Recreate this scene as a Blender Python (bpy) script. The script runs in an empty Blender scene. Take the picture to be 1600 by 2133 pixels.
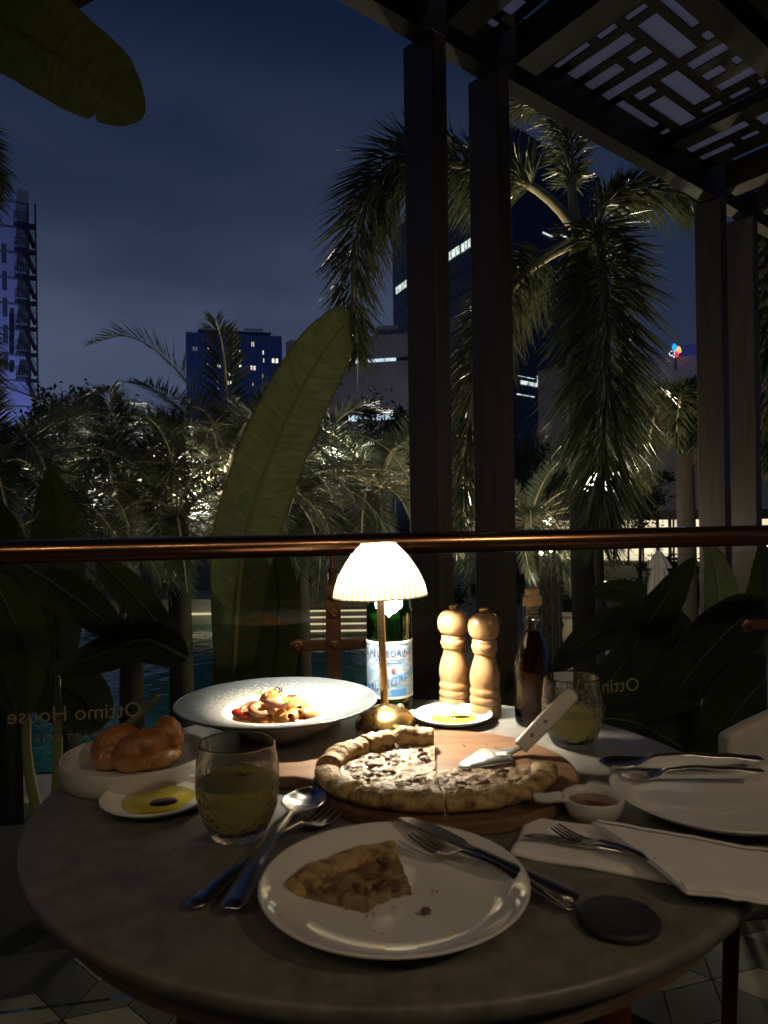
import bpy, bmesh, math, random
from mathutils import Vector, Matrix, noise
random.seed(7)
SC = bpy.context.scene
COL = SC.collection
R = math.radians
PI = math.pi
# ------------------------------------------------------------------ camera
CAMZ = 1.09; FPX = 1550.0; ROLL = R(.85)
cam = bpy.data.cameras.new('camera'); camo = bpy.data.objects.new('camera', cam); COL.objects.link(camo)
cam.sensor_fit = 'VERTICAL'; cam.sensor_height = 36; cam.sensor_width = 27; cam.lens = 36 * FPX / 2133.0
cam.clip_start = .02; cam.clip_end = 3000
cr, sr = math.cos(ROLL), math.sin(ROLL)
camo.matrix_world = Matrix(((cr, sr, 0, 0), (0, 0, -1, 0), (-sr, cr, 0, CAMZ), (0, 0, 0, 1)))
cam.dof.use_dof = True; cam.dof.focus_distance = 2.2; cam.dof.aperture_fstop = 10.5
SC.camera = camo
# ------------------------------------------------------------------ world: dusk sky
W = bpy.data.worlds.new('World'); SC.world = W; W.use_nodes = True
nt = W.node_tree; N = nt.nodes; L = nt.links
for n in list(N): N.remove(n)
out = N.new('ShaderNodeOutputWorld'); bg = N.new('ShaderNodeBackground'); L.new(bg.outputs[0], out.inputs[0])
sky = N.new('ShaderNodeTexSky'); sky.sky_type = 'NISHITA'; sky.sun_disc = False
sky.sun_elevation = R(-4.5); sky.sun_rotation = R(200); sky.air_density = 1.2; sky.dust_density = .6; sky.ozone_density = 2.2
tc = N.new('ShaderNodeTexCoord')
mp = N.new('ShaderNodeMapping'); mp.inputs['Scale'].default_value = (1.3, 1.3, 3.2); mp.inputs['Location'].default_value = (.35, .1, .2)
ns = N.new('ShaderNodeTexNoise'); ns.inputs['Scale'].default_value = 1.5; ns.inputs['Detail'].default_value = 7; ns.inputs['Roughness'].default_value = .45
L.new(tc.outputs['Generated'], mp.inputs[0]); L.new(mp.outputs[0], ns.inputs['Vector'])
sep = N.new('ShaderNodeSeparateXYZ'); L.new(tc.outputs['Generated'], sep.inputs[0])
el = N.new('ShaderNodeMapRange'); el.inputs[1].default_value = 0; el.inputs[2].default_value = .56; el.inputs[3].default_value = 1; el.inputs[4].default_value = 0
L.new(sep.outputs[2], el.inputs[0])
cl = N.new('ShaderNodeMapRange'); cl.inputs[1].default_value = .38; cl.inputs[2].default_value = .64; cl.interpolation_type = 'SMOOTHSTEP'
L.new(ns.outputs['Fac'], cl.inputs[0])
m1 = N.new('ShaderNodeMath'); m1.operation = 'POWER'; m1.inputs[1].default_value = 1.0; L.new(el.outputs[0], m1.inputs[0])
dt = N.new('ShaderNodeVectorMath'); dt.operation = 'DOT_PRODUCT'; dt.inputs[1].default_value = (-.55, .83, 0); L.new(tc.outputs['Generated'], dt.inputs[0])
az = N.new('ShaderNodeMapRange'); az.inputs[1].default_value = .35; az.inputs[2].default_value = 1.0; az.inputs[3].default_value = .38; az.inputs[4].default_value = 1; L.new(dt.outputs['Value'], az.inputs[0])
maz = N.new('ShaderNodeMath'); maz.operation = 'MULTIPLY'; L.new(m1.outputs[0], maz.inputs[0]); L.new(az.outputs[0], maz.inputs[1]); m1 = maz
m2 = N.new('ShaderNodeMath'); m2.operation = 'MULTIPLY_ADD'; m2.inputs[1].default_value = .75; m2.inputs[2].default_value = .5; L.new(cl.outputs[0], m2.inputs[0])
m3 = N.new('ShaderNodeMath'); m3.operation = 'MULTIPLY'; L.new(m1.outputs[0], m3.inputs[0]); L.new(m2.outputs[0], m3.inputs[1])
tint = N.new('ShaderNodeMixRGB'); tint.blend_type = 'MULTIPLY'; tint.inputs[0].default_value = 1; tint.inputs[2].default_value = (.6, .8, 1.1, 1)
L.new(sky.outputs[0], tint.inputs[1])
mul = N.new('ShaderNodeMixRGB'); mul.blend_type = 'MIX'; L.new(m3.outputs[0], mul.inputs[0])
add = N.new('ShaderNodeMixRGB'); add.blend_type = 'ADD'; add.inputs[0].default_value = 1
L.new(tint.outputs[0], add.inputs[1]); add.inputs[2].default_value = (.05, .12, .34, 1)
L.new(add.outputs[0], mul.inputs[1]); mul.inputs[2].default_value = (.86, 1.06, 1.80, 1)
L.new(mul.outputs[0], bg.inputs[0]); bg.inputs[1].default_value = .1
# ------------------------------------------------------------------ render settings, exposure
SC.view_settings.view_transform = 'Standard'; SC.view_settings.look = 'None'; SC.view_settings.gamma = 1; SC.view_settings.exposure = 0
try: SC.view_settings.use_curve_mapping = False
except Exception: pass
SC.render.engine = 'CYCLES'
SC.cycles.use_denoising = True; SC.cycles.sample_clamp_indirect = 4.0; SC.cycles.sample_clamp_direct = 0
SC.cycles.blur_glossy = .6; SC.cycles.max_bounces = 12; SC.cycles.transmission_bounces = 10; SC.cycles.transparent_max_bounces = 16
# ------------------------------------------------------------------ lights of the place
def lamp(name, kind, loc, power, col, radius=.03, target=None, spot=None, blend=.5):
    d = bpy.data.lights.new(name, kind); d.energy = power; d.color = col; d.shadow_soft_size = radius
    o = bpy.data.objects.new(name, d); COL.objects.link(o); o.location = loc
    if target is not None: o.rotation_euler = (Vector(target) - Vector(loc)).to_track_quat('-Z', 'Y').to_euler()
    if spot: d.spot_size = R(spot); d.spot_blend = blend
    return o

def ray(u, v):
    dx, dy = u - 800, v - 1066.5
    return Vector(((dx * cr - dy * sr) / FPX, 1.0, -(dx * sr + dy * cr) / FPX))
def at(u, v, Y):            # photo pixel at real depth Y
    r = ray(u, v); return Vector((r.x * Y, Y, CAMZ + r.z * Y))
TZ = .75                    # table height
def onz(u, v, z):
    r = ray(u, v); k = (z - CAMZ) / r.z; return Vector((r.x * k, k, z))
def T(u, v, h=0): return onz(u, v, TZ + h)
ZG = -2.4                   # garden level below the terrace
WARM = (1, .77, .50); BULB = (1, .9, .70)
# restaurant ceiling downlights behind the diners (mirrored in the rail and the spoon)
for x, y, p in ((-2.3, -1.35, 9), (-1.0, -1.25, 7), (-.2, -1.2, 4.5), (.62, -1.15, 7), (1.85, -.9, 36)):
    lamp('ceiling_downlight', 'SPOT', (x, y, 2.62), p, WARM, .035, (x * .75, y + 1.2, 0), 130, .8)
# ------------------------------------------------------------------ helpers
def link(o): COL.objects.link(o); return o
def tag(o, label=None, cat=None, group=None, kind=None):
    if label: o['label'] = label
    if cat: o['category'] = cat
    if group: o['group'] = group
    if kind: o['kind'] = kind
    return o
def thing(name, label, cat, loc=(0, 0, 0), rz=0, group=None):
    o = bpy.data.objects.new(name, None); o.empty_display_size = .05; o.location = loc; o.rotation_euler = (0, 0, rz); link(o)
    return tag(o, label, cat, group)
class MB:
    def __init__(s): s.v = []; s.f = []; s.uv = None
    def add(s, v, f):
        b = len(s.v); s.v += [Vector(p) for p in v]; s.f += [tuple(b + i for i in q) for q in f]; return s
    def box(s, lo, hi):
        x0, y0, z0 = lo; x1, y1, z1 = hi
        return s.add([(x0, y0, z0), (x1, y0, z0), (x1, y1, z0), (x0, y1, z0), (x0, y0, z1), (x1, y0, z1), (x1, y1, z1), (x0, y1, z1)],
                     [(0, 3, 2, 1), (4, 5, 6, 7), (0, 1, 5, 4), (1, 2, 6, 5), (2, 3, 7, 6), (3, 0, 4, 7)])
    def prism(s, pts, z0, z1):
        n = len(pts)
        v = [(p[0], p[1], z0) for p in pts] + [(p[0], p[1], z1) for p in pts]
        return s.add(v, [tuple(reversed(range(n))), tuple(range(n, 2 * n))] + [(i, (i + 1) % n, n + (i + 1) % n, n + i) for i in range(n)])
    def obox(s, c, ax, ay, az):    # box from centre and half axes
        c, ax, ay, az = map(Vector, (c, ax, ay, az))
        v = [c + ax * i + ay * j + az * k for k in (-1, 1) for j in (-1, 1) for i in (-1, 1)]
        return s.add(v, [(0, 2, 3, 1), (4, 5, 7, 6), (0, 1, 5, 4), (1, 3, 7, 5), (3, 2, 6, 7), (2, 0, 4, 6)])
    def bar(s, a, b, w, h, up=(0, 0, 1)):
        a, b = Vector(a), Vector(b); d = (b - a); l = d.length; d.normalize()
        sd = d.cross(Vector(up)); sd = sd.normalized() if sd.length > 1e-6 else Vector((1, 0, 0)); u = sd.cross(d)
        return s.obox((a + b) / 2, d * l / 2, sd * w / 2, u * h / 2)
    def tube(s, pts, rad, n=8, cap=True):
        pts = [Vector(p) for p in pts]; m = len(pts)
        rs = rad if isinstance(rad, (list, tuple)) else [rad] * m
        v = []; prev = None
        for i, p in enumerate(pts):
            t = (pts[min(i + 1, m - 1)] - pts[max(i - 1, 0)]).normalized()
            if prev is None: a = t.orthogonal().normalized()
            else:
                a = prev - t * prev.dot(t); a = a.normalized() if a.length > 1e-6 else t.orthogonal().normalized()
            prev = a; b = t.cross(a)
            for k in range(n):
                q = 2 * PI * k / n; v.append(p + (a * math.cos(q) + b * math.sin(q)) * rs[i])
        f = [(i * n + k, i * n + (k + 1) % n, (i + 1) * n + (k + 1) % n, (i + 1) * n + k) for i in range(m - 1) for k in range(n)]
        if cap: f += [tuple(reversed(range(n))), tuple(range((m - 1) * n, m * n))]
        return s.add(v, f)
    def lathe(s, prof, n=48, c=(0, 0, 0), close=False, wob=None):
        c = Vector(c); v = []; idx = []
        for j, (r, z) in enumerate(prof):
            if r < 1e-6: idx.append([len(v)] * n); v.append(c + Vector((0, 0, z)))
            else:
                idx.append(list(range(len(v), len(v) + n)))
                for k in range(n):
                    q = 2 * PI * k / n; rr = r * (wob(q, j) if wob else 1)
                    v.append(c + Vector((rr * math.cos(q), rr * math.sin(q), z)))
        f = []
        pr = list(range(len(prof))) + ([0] if close else [])
        for a, b in zip(pr, pr[1:]):
            for k in range(n):
                q = [idx[a][k], idx[a][(k + 1) % n], idx[b][(k + 1) % n], idx[b][k]]
                q2 = []
                for i in q:
                    if i not in q2: q2.append(i)
                if len(q2) > 2: f.append(tuple(q2))
        return s.add(v, f)
    def ell(s, c, r, nu=14, nv=9, rot=None):
        c = Vector(c); v = []; f = []
        for j in range(nv + 1):
            a = PI * j / nv
            for i in range(nu):
                q = 2 * PI * i / nu
                p = Vector((r[0] * math.sin(a) * math.cos(q), r[1] * math.sin(a) * math.sin(q), -r[2] * math.cos(a)))
                v.append(c + (rot @ p if rot else p))
        f = [(j * nu + i, j * nu + (i + 1) % nu, (j + 1) * nu + (i + 1) % nu, (j + 1) * nu + i) for j in range(nv) for i in range(nu)]
        return s.add(v, f)
    def grid(s, fn, nu, nv):
        v = [fn(i / nu, j / nv) for j in range(nv + 1) for i in range(nu + 1)]
        w = nu + 1
        return s.add(v, [(j * w + i, j * w + i + 1, (j + 1) * w + i + 1, (j + 1) * w + i) for j in range(nv) for i in range(nu)])
    def build(s, name, mat, parent=None, smooth=False, off=None, mods=None, angle=None, merge=False):
        me = bpy.data.meshes.new(name)
        vs = s.v if off is None else [p - Vector(off) for p in s.v]
        me.from_pydata([tuple(p) for p in vs], [], s.f); me.update()
        if merge:
            b = bmesh.new(); b.from_mesh(me); bmesh.ops.remove_doubles(b, verts=b.verts, dist=1e-5); bmesh.ops.recalc_face_normals(b, faces=b.faces); b.to_mesh(me); b.free()
        if smooth: me.polygons.foreach_set('use_smooth', [True] * len(me.polygons))
        if mat: me.materials.append(mat)
        o = bpy.data.objects.new(name, me); link(o)
        if parent: o.parent = parent
        if smooth and angle:
            for e in me.edges: pass
            try: me.set_sharp_from_angle(angle=R(angle))
            except Exception: pass
        for m in (mods or []):
            md = o.modifiers.new(m[0], m[0])
            for k, val in m[1].items(): setattr(md, k, val)
        return o
def bake(o):
    dg = bpy.context.evaluated_depsgraph_get(); ev = o.evaluated_get(dg)
    me = bpy.data.meshes.new_from_object(ev); old = o.data
    o.modifiers.clear(); o.data = me; me.name = old.name; return o
def inst(src, parent, name=None, loc=None, rot=None, sc=None):
    o = src.copy(); link(o); o.parent = parent
    if loc is not None: o.location = loc
    if rot is not None: o.rotation_euler = rot
    if sc is not None: o.scale = (sc, sc, sc) if not hasattr(sc, '__len__') else sc
    return o
def cat(ctrl, m):           # Catmull-Rom
    p = [Vector(c) for c in ctrl]; p = [p[0] * 2 - p[1]] + p + [p[-1] * 2 - p[-2]]; n = len(p) - 3; o = []
    for i in range(m + 1):
        x = min(i / m * n, n - 1e-6); k = int(x); t = x - k; a, b, c, d = p[k:k + 4]
        o.append(.5 * ((2 * b) + (c - a) * t + (2 * a - 5 * b + 4 * c - d) * t * t + (3 * b - a - 3 * c + d) * t ** 3))
    return o
def text(body, size, align='CENTER', extrude=0.0, shear=0):
    cu = bpy.data.curves.new('t', 'FONT'); cu.body = body; cu.size = size; cu.align_x = align; cu.extrude = extrude; cu.resolution_u = 3; cu.shear = shear
    o = bpy.data.objects.new('t', cu); link(o); bpy.context.view_layer.update()
    me = bpy.data.meshes.new_from_object(o.evaluated_get(bpy.context.evaluated_depsgraph_get()))
    v = [p.co.copy() for p in me.vertices]; f = [tuple(q.vertices) for q in me.polygons]
    bpy.data.objects.remove(o); bpy.data.curves.remove(cu); bpy.data.meshes.remove(me)
    m = MB(); m.add(v, f); return m
# ------------------------------------------------------------------ materials
def newmat(name):
    m = bpy.data.materials.new(name); m.use_nodes = True; nt = m.node_tree
    for n in list(nt.nodes): nt.nodes.remove(n)
    o = nt.nodes.new('ShaderNodeOutputMaterial'); return m, nt, o
def pbr(name, col, rough=.5, metal=0, col2=None, scale=12, detail=4, bump=0, bscale=None, spec=.5, trans=0, ior=1.45, coat=0, stretch=None, lo=.35, hi=.65, rvar=0, translucent=0, sheen=0):
    m, nt, o = newmat(name); n = nt.nodes; l = nt.links
    b = n.new('ShaderNodeBsdfPrincipled'); b.inputs['Base Color'].default_value = (*col, 1); b.inputs['Roughness'].default_value = rough
    b.inputs['Metallic'].default_value = metal; b.inputs['Specular IOR Level'].default_value = spec; b.inputs['Transmission Weight'].default_value = trans
    b.inputs['IOR'].default_value = ior; b.inputs['Coat Weight'].default_value = coat; b.inputs['Coat Roughness'].default_value = .1
    if sheen: b.inputs['Sheen Weight'].default_value = sheen
    tcn = n.new('ShaderNodeTexCoord'); vec = tcn.outputs['Object']
    if stretch:
        mp = n.new('ShaderNodeMapping'); mp.inputs['Scale'].default_value = stretch; l.new(vec, mp.inputs[0]); vec = mp.outputs[0]
    if col2 is not None or rvar:
        t = n.new('ShaderNodeTexNoise'); t.inputs['Scale'].default_value = scale; t.inputs['Detail'].default_value = detail; t.inputs['Roughness'].default_value = .6; l.new(vec, t.inputs['Vector'])
        r = n.new('ShaderNodeMapRange'); r.inputs[1].default_value = lo; r.inputs[2].default_value = hi; l.new(t.outputs['Fac'], r.inputs[0])
        if col2 is not None:
            mx = n.new('ShaderNodeMixRGB'); mx.inputs[1].default_value = (*col, 1); mx.inputs[2].default_value = (*col2, 1); l.new(r.outputs[0], mx.inputs[0]); l.new(mx.outputs[0], b.inputs['Base Color'])
        if rvar:
            r2 = n.new('ShaderNodeMapRange'); r2.inputs[3].default_value = rough - rvar; r2.inputs[4].default_value = rough + rvar; l.new(t.outputs['Fac'], r2.inputs[0]); l.new(r2.outputs[0], b.inputs['Roughness'])
    if bump:
        t2 = n.new('ShaderNodeTexNoise'); t2.inputs['Scale'].default_value = bscale or scale * 3; t2.inputs['Detail'].default_value = 4; l.new(vec, t2.inputs['Vector'])
        bp = n.new('ShaderNodeBump'); bp.inputs['Strength'].default_value = bump; bp.inputs['Distance'].default_value = .004; l.new(t2.outputs['Fac'], bp.inputs['Height']); l.new(bp.outputs[0], b.inputs['Normal'])
    if translucent:
        tr = n.new('ShaderNodeBsdfTranslucent'); mxs = n.new('ShaderNodeMixShader'); mxs.inputs[0].default_value = translucent
        tr.inputs['Color'].default_value = (*[min(1, c * 1.35) for c in col], 1)
        if col2 is not None: l.new(mx.outputs[0], tr.inputs['Color'])
        l.new(b.outputs[0], mxs.inputs[1]); l.new(tr.outputs[0], mxs.inputs[2]); l.new(mxs.outputs[0], o.inputs[0])
    else: l.new(b.outputs[0], o.inputs[0])
    return m
def emit(name, col, s, sample=False, var=0, scale=3):
    m, nt, o = newmat(name); e = nt.nodes.new('ShaderNodeEmission'); e.inputs[0].default_value = (*col, 1); e.inputs[1].default_value = s
    if var:
        tcn = nt.nodes.new('ShaderNodeTexCoord'); t = nt.nodes.new('ShaderNodeTexNoise'); t.inputs['Scale'].default_value = scale; t.inputs['Detail'].default_value = 3
        nt.links.new(tcn.outputs['Object'], t.inputs['Vector'])
        r = nt.nodes.new('ShaderNodeMapRange'); r.inputs[1].default_value = .3; r.inputs[2].default_value = .7; r.inputs[3].default_value = s * (1 - var); r.inputs[4].default_value = s * (1 + var)
        nt.links.new(t.outputs['Fac'], r.inputs[0]); nt.links.new(r.outputs[0], e.inputs[1])
    nt.links.new(e.outputs[0], o.inputs[0])
    try: m.cycles.emission_sampling = 'AUTO' if sample else 'NONE'
    except Exception: pass
    return m
def sheetglass(name, tint=(1, 1, 1), rough=.01, refl=1.0):
    m, nt, o = newmat(name); n = nt.nodes; l = nt.links
    tr = n.new('ShaderNodeBsdfTransparent'); tr.inputs[0].default_value = (*tint, 1)
    gl = n.new('ShaderNodeBsdfGlossy'); gl.inputs['Roughness'].default_value = rough
    fr = n.new('ShaderNodeFresnel'); fr.inputs[0].default_value = 1.45
    mu = n.new('ShaderNodeMath'); mu.operation = 'MULTIPLY'; mu.inputs[1].default_value = refl; l.new(fr.outputs[0], mu.inputs[0])
    mx = n.new('ShaderNodeMixShader'); l.new(mu.outputs[0], mx.inputs[0]); l.new(tr.outputs[0], mx.inputs[1]); l.new(gl.outputs[0], mx.inputs[2]); l.new(mx.outputs[0], o.inputs[0])
    return m
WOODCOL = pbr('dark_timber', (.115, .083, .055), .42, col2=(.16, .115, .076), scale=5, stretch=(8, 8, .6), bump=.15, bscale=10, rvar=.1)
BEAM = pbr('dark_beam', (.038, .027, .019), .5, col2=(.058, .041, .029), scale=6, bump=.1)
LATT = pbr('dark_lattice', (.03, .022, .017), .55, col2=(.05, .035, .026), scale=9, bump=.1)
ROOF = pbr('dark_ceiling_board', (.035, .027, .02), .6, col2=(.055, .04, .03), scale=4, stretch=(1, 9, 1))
FROST = pbr('frosted_roof_panel', (.55, .55, .68), .5, col2=(.45, .45, .6), scale=3, translucent=.6)
COPPER = pbr('aged_copper', (.72, .39, .22), .22, 1, col2=(.58, .30, .165), scale=7, rvar=.05, bump=.03)
COPPERF = pbr('dull_copper_flat', (.26, .13, .075), .42, .75, col2=(.2, .1, .06), scale=18)
GLASSP = sheetglass('balustrade_glass', (.93, .96, .94), .01, .9)
GOLDTXT = pbr('pale_gold_print', (.30, .25, .18), .6, 0, spec=.3)
TABLE = pbr('mottled_brown_tabletop', (.115, .105, .097), .4, col2=(.205, .19, .177), scale=42, detail=10, lo=.32, hi=.68, bump=.08, bscale=220, rvar=.08)
TEDGE = pbr('table_edge', (.13, .09, .065), .5, col2=(.18, .13, .095), scale=20)
REDW = pbr('dark_red_wood', (.10, .022, .014), .4, col2=(.14, .035, .022), scale=8, stretch=(6, 6, 1))
BRASS = pbr('brushed_brass', (.62, .44, .19), .28, 1, col2=(.52, .36, .15), scale=40, stretch=(1, 1, .1), rvar=.06)
PORC = pbr('white_porcelain', (.80, .78, .74), .045, spec=.85, col2=(.77, .75, .71), scale=14, rvar=.02)
PORC2 = pbr('matt_white_stoneware', (.60, .58, .54), .38, col2=(.54, .52, .48), scale=25, bump=.06, bscale=160)
STEEL = pbr('polished_steel', (.66, .64, .61), .22, 1, rvar=.06, scale=30)
STEELB = pbr('satin_blade_steel', (.72, .71, .68), .3, .9, rvar=.06, scale=25)
MILLW = pbr('turned_beech', (.33, .20, .10), .36, col2=(.24, .135, .06), scale=6, detail=6, stretch=(14, 14, 1.2), bump=.05, bscale=20, coat=.25)
CORK = pbr('pale_wood_stopper', (.62, .44, .24), .6, col2=(.52, .35, .17), scale=40, bump=.3)
BOARD = pbr('acacia_board', (.20, .11, .06), .42, col2=(.10, .048, .026), scale=4, detail=6, stretch=(1.2, 12, 4), bump=.08, bscale=20)
CHEESE = pbr('melted_cheese', (.33, .235, .115), .5, col2=(.17, .09, .04), scale=90, detail=10, lo=.40, hi=.64, bump=.3, bscale=260, spec=.35)
CRUST = pbr('baked_crust', (.50, .335, .145), .62, col2=(.13, .055, .022), scale=66, detail=8, lo=.46, hi=.66, bump=.6, bscale=190)
CRUMB = pbr('crust_crumb', (.62, .46, .25), .75, col2=(.45, .29, .13), scale=50, bump=.8, bscale=90)
MEAT = pbr('browned_mushroom', (.10, .048, .025), .36, col2=(.2, .11, .055), scale=160, bump=.6, spec=.4)
def breadmat():
    m = pbr('glazed_brioche', (.22, .078, .019), .38, col2=(.35, .145, .04), scale=55, detail=9, bump=.65, bscale=110, coat=.18)
    n = m.node_tree.nodes; l = m.node_tree.links; b = [x for x in n if x.type == 'BSDF_PRINCIPLED'][0]; src = b.inputs['Base Color'].links[0].from_socket
    tcn = n.new('ShaderNodeTexCoord'); sx = n.new('ShaderNodeSeparateXYZ'); l.new(tcn.outputs['Object'], sx.inputs[0]); t = n.new('ShaderNodeTexNoise'); t.inputs['Scale'].default_value = 45; l.new(tcn.outputs['Object'], t.inputs['Vector'])
    ad = n.new('ShaderNodeMath'); ad.operation = 'MULTIPLY_ADD'; ad.inputs[1].default_value = .022; l.new(t.outputs['Fac'], ad.inputs[0]); l.new(sx.outputs[2], ad.inputs[2])
    r = n.new('ShaderNodeMapRange'); r.inputs[1].default_value = .014; r.inputs[2].default_value = .036; l.new(ad.outputs[0], r.inputs[0])
    mx = n.new('ShaderNodeMixRGB'); mx.inputs[1].default_value = (.62, .38, .15, 1); l.new(r.outputs[0], mx.inputs[0]); l.new(src, mx.inputs[2]); l.new(mx.outputs[0], b.inputs['Base Color']); return m
BREAD = breadmat()
OIL = pbr('olive_oil', (.66, .52, .03), .05, spec=.6, coat=.6, col2=(.70, .56, .05), scale=10)
BALS = pbr('balsamic', (.012, .007, .006), .06, spec=.7)
SAUCE = pbr('red_brown_sauce', (.10, .024, .010), .1, spec=.6, coat=.3, col2=(.14, .036, .014), scale=30)
LINEN = pbr('white_napkin_linen', (.84, .81, .77), .85, col2=(.79, .76, .72), scale=40, bump=.12, bscale=350, sheen=.2)
HANDLE = pbr('cream_plastic_handle', (.60, .57, .51), .42, col2=(.54, .51, .45), scale=30)
DARKST = pbr('dark_matt_disc', (.02, .02, .019), .55, col2=(.03, .029, .027), scale=30, bump=.1)
TILEA = pbr('beige_floor_tile', (.30, .255, .185), .55, col2=(.24, .20, .145), scale=9, bump=.05)
TILEB = pbr('grey_floor_tile', (.07, .061, .048), .55, col2=(.052, .046, .036), scale=9, bump=.05)
TILEC = pbr('olive_grey_floor_tile', (.12, .105, .08), .55, col2=(.095, .083, .062), scale=9, bump=.05)
GROUT = pbr('dark_grout', (.05, .045, .038), .8, col2=(.07, .06, .05), scale=30)
# ------------------------------------------------------------------ setting: garden ground, pool, terrace
LEAFD = pbr('dark_garden_grass', (.025, .035, .012), .8, col2=(.05, .055, .025), scale=.8, detail=6)
g = MB(); g.grid(lambda a, b: Vector((-400 + 900 * a, 1.95 + 1200 * b * b, ZG)), 8, 20)
tag(g.build('ground', LEAFD), kind='structure')
PAVE = pbr('pool_deck_stone', (.22, .19, .155), .6, col2=(.30, .26, .21), scale=1.2, detail=5, bump=.1)
d = MB(); d.box((-14, 9, ZG - .3), (14, 34, ZG + .03)); tag(d.build('pool_deck', PAVE), kind='structure')
def watermat():
    m, nt, o = newmat('pool_water'); n = nt.nodes; l = nt.links
    b = n.new('ShaderNodeBsdfPrincipled'); b.inputs['Base Color'].default_value = (.015, .10, .10, 1); b.inputs['Roughness'].default_value = .05; b.inputs['IOR'].default_value = 1.33
    t = n.new('ShaderNodeTexNoise'); t.inputs['Scale'].default_value = 2.2; t.inputs['Detail'].default_value = 3
    tcn = n.new('ShaderNodeTexCoord'); l.new(tcn.outputs['Object'], t.inputs['Vector'])
    bp = n.new('ShaderNodeBump'); bp.inputs['Strength'].default_value = .35; bp.inputs['Distance'].default_value = .06; l.new(t.outputs['Fac'], bp.inputs['Height']); l.new(bp.outputs[0], b.inputs['Normal'])
    l.new(b.outputs[0], o.inputs[0]); return m
w = MB(); w.grid(lambda a, b: Vector((-11 + 11.6 * a, 10 + 13.2 * b, ZG + .06)), 10, 10); tag(w.build('pool_water', watermat()), kind='structure')
COPE = pbr('coping_stone', (.32, .24, .17), .6, col2=(.25, .19, .14), scale=3, bump=.1)
pw = thing('pool_wall', 'brown stone coping wall along the far side of the pool with a glowing strip', 'wall', (-5, 23.6, ZG))
c = MB(); c.box((-9, 23.3, ZG - .1), (1.6, 24.2, ZG + .72)); c.build('wall_body', COPE, pw, off=pw.location)
c = MB(); c.box((-9.1, 23.12, ZG + .722), (1.7, 24.3, ZG + .86)); c.build('coping', COPE, pw, off=pw.location)
POOLLED = emit('pool_led', (1, .86, .52), .75)
c = MB(); c.box((-8.9, 23.22, ZG + .36), (1.5, 23.29, ZG + .42)); c.build('light_strip', POOLLED, pw, off=pw.location)
for k in range(4):
    st = thing('pool_step', 'lit stone step descending to the pool, number %s from the top' % ['one', 'two', 'three', 'four'][k], 'step', (-.9, 22.6 - k * .5, ZG), group='lit steps by the pool')
    s_ = MB(); s_.box((-3.4 + k * .06, 22.55 - k * .55, ZG + .065), (1.5, 23.08 - k * .55, ZG + .56 - k * .115)); s_.build('tread', COPE, st, off=st.location)
    s_ = MB(); s_.box((-3.4 + k * .06, 22.52 - k * .55, ZG + .50 - k * .115), (1.45, 22.546 - k * .55, ZG + .545 - k * .115)); s_.build('light_strip', POOLLED, st, off=st.location)
lamp('pool_light', 'POINT', (-4.5, 22.2, ZG + .35), 30, (.75, 1, .85), .1)
# terrace slab and tiles
fl = MB(); fl.prism([(-6, -3.4), (7, -3.4), (7, 3.3), (2.5, 2.5), (-6, .957)], -.35, -.012)
floor = fl.build('terrace_floor', GROUT); tag(floor, kind='structure')
SOIL = pbr('dark_soil', (.018, .014, .010), .9, col2=(.03, .024, .017), scale=9, bump=.5)
sl_ = MB(); sl_.prism([(5, 2.75), (2.5, 2.3), (-4, 1.12), (-4, 2.55), (2.2, 3.6), (5, 4.1)], -.5, -.14); tag(sl_.build('planting_bed', SOIL), kind='structure')
RWALL = pbr('restaurant_wall', (.10, .075, .052), .7, col2=(.07, .052, .036), scale=1.5, detail=6)
m = MB(); m.box((-6, -3.6, -.012), (7, -3.4, 3.3)); tag(m.build('restaurant_wall', RWALL), kind='structure')
m = MB(); m.box((-6, -3.4, 3.1), (7, .9, 3.3)); tag(m.build('restaurant_ceiling', RWALL), kind='structure')
m = MB(); m.box((-6.2, -3.4, -.012), (-6, 1.0, 3.1)); tag(m.build('restaurant_side_wall', RWALL), kind='structure')
A = .135; tm = {}
def rh(o, a, b):
    q = [Vector(o), Vector(o) + a, Vector(o) + a + b, Vector(o) + b]; cc = sum(q, Vector((0, 0, 0))) / 4
    return [cc + (p - cc) * .975 for p in q], cc
dirs = [Vector((math.cos(R(18 + 120 * k)), math.sin(R(18 + 120 * k)), 0)) * A for k in range(3)]
tmesh = []
for k in range(3):
    pts, cc = rh((0, 0, 0), dirs[k], dirs[(k + 1) % 3]); m = MB(); m.prism([p - cc * 0 for p in pts], -.011, 0)
    tmesh.append(m)
first = [None] * 3
e1 = dirs[0] - dirs[1]; e2 = dirs[1] - dirs[2]
for i in range(-12, 13):
    for j in range(-16, 17):
        o_ = Vector((0, 1.6, 0)) + e1 * i + e2 * j
        if not (-1.05 < o_.x < 1.15 and 1.28 < o_.y < 1.92 and o_.y < 1.84 + o_.x * .1): continue
        if -.45 < o_.x < .5: continue
        for k in range(3):
            if first[k] is None:
                t_ = tmesh[k].build('tile', (TILEA, TILEB, TILEC)[k], floor); first[k] = t_
            else: t_ = first[k].copy(); link(t_)
            t_.location = o_
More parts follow.
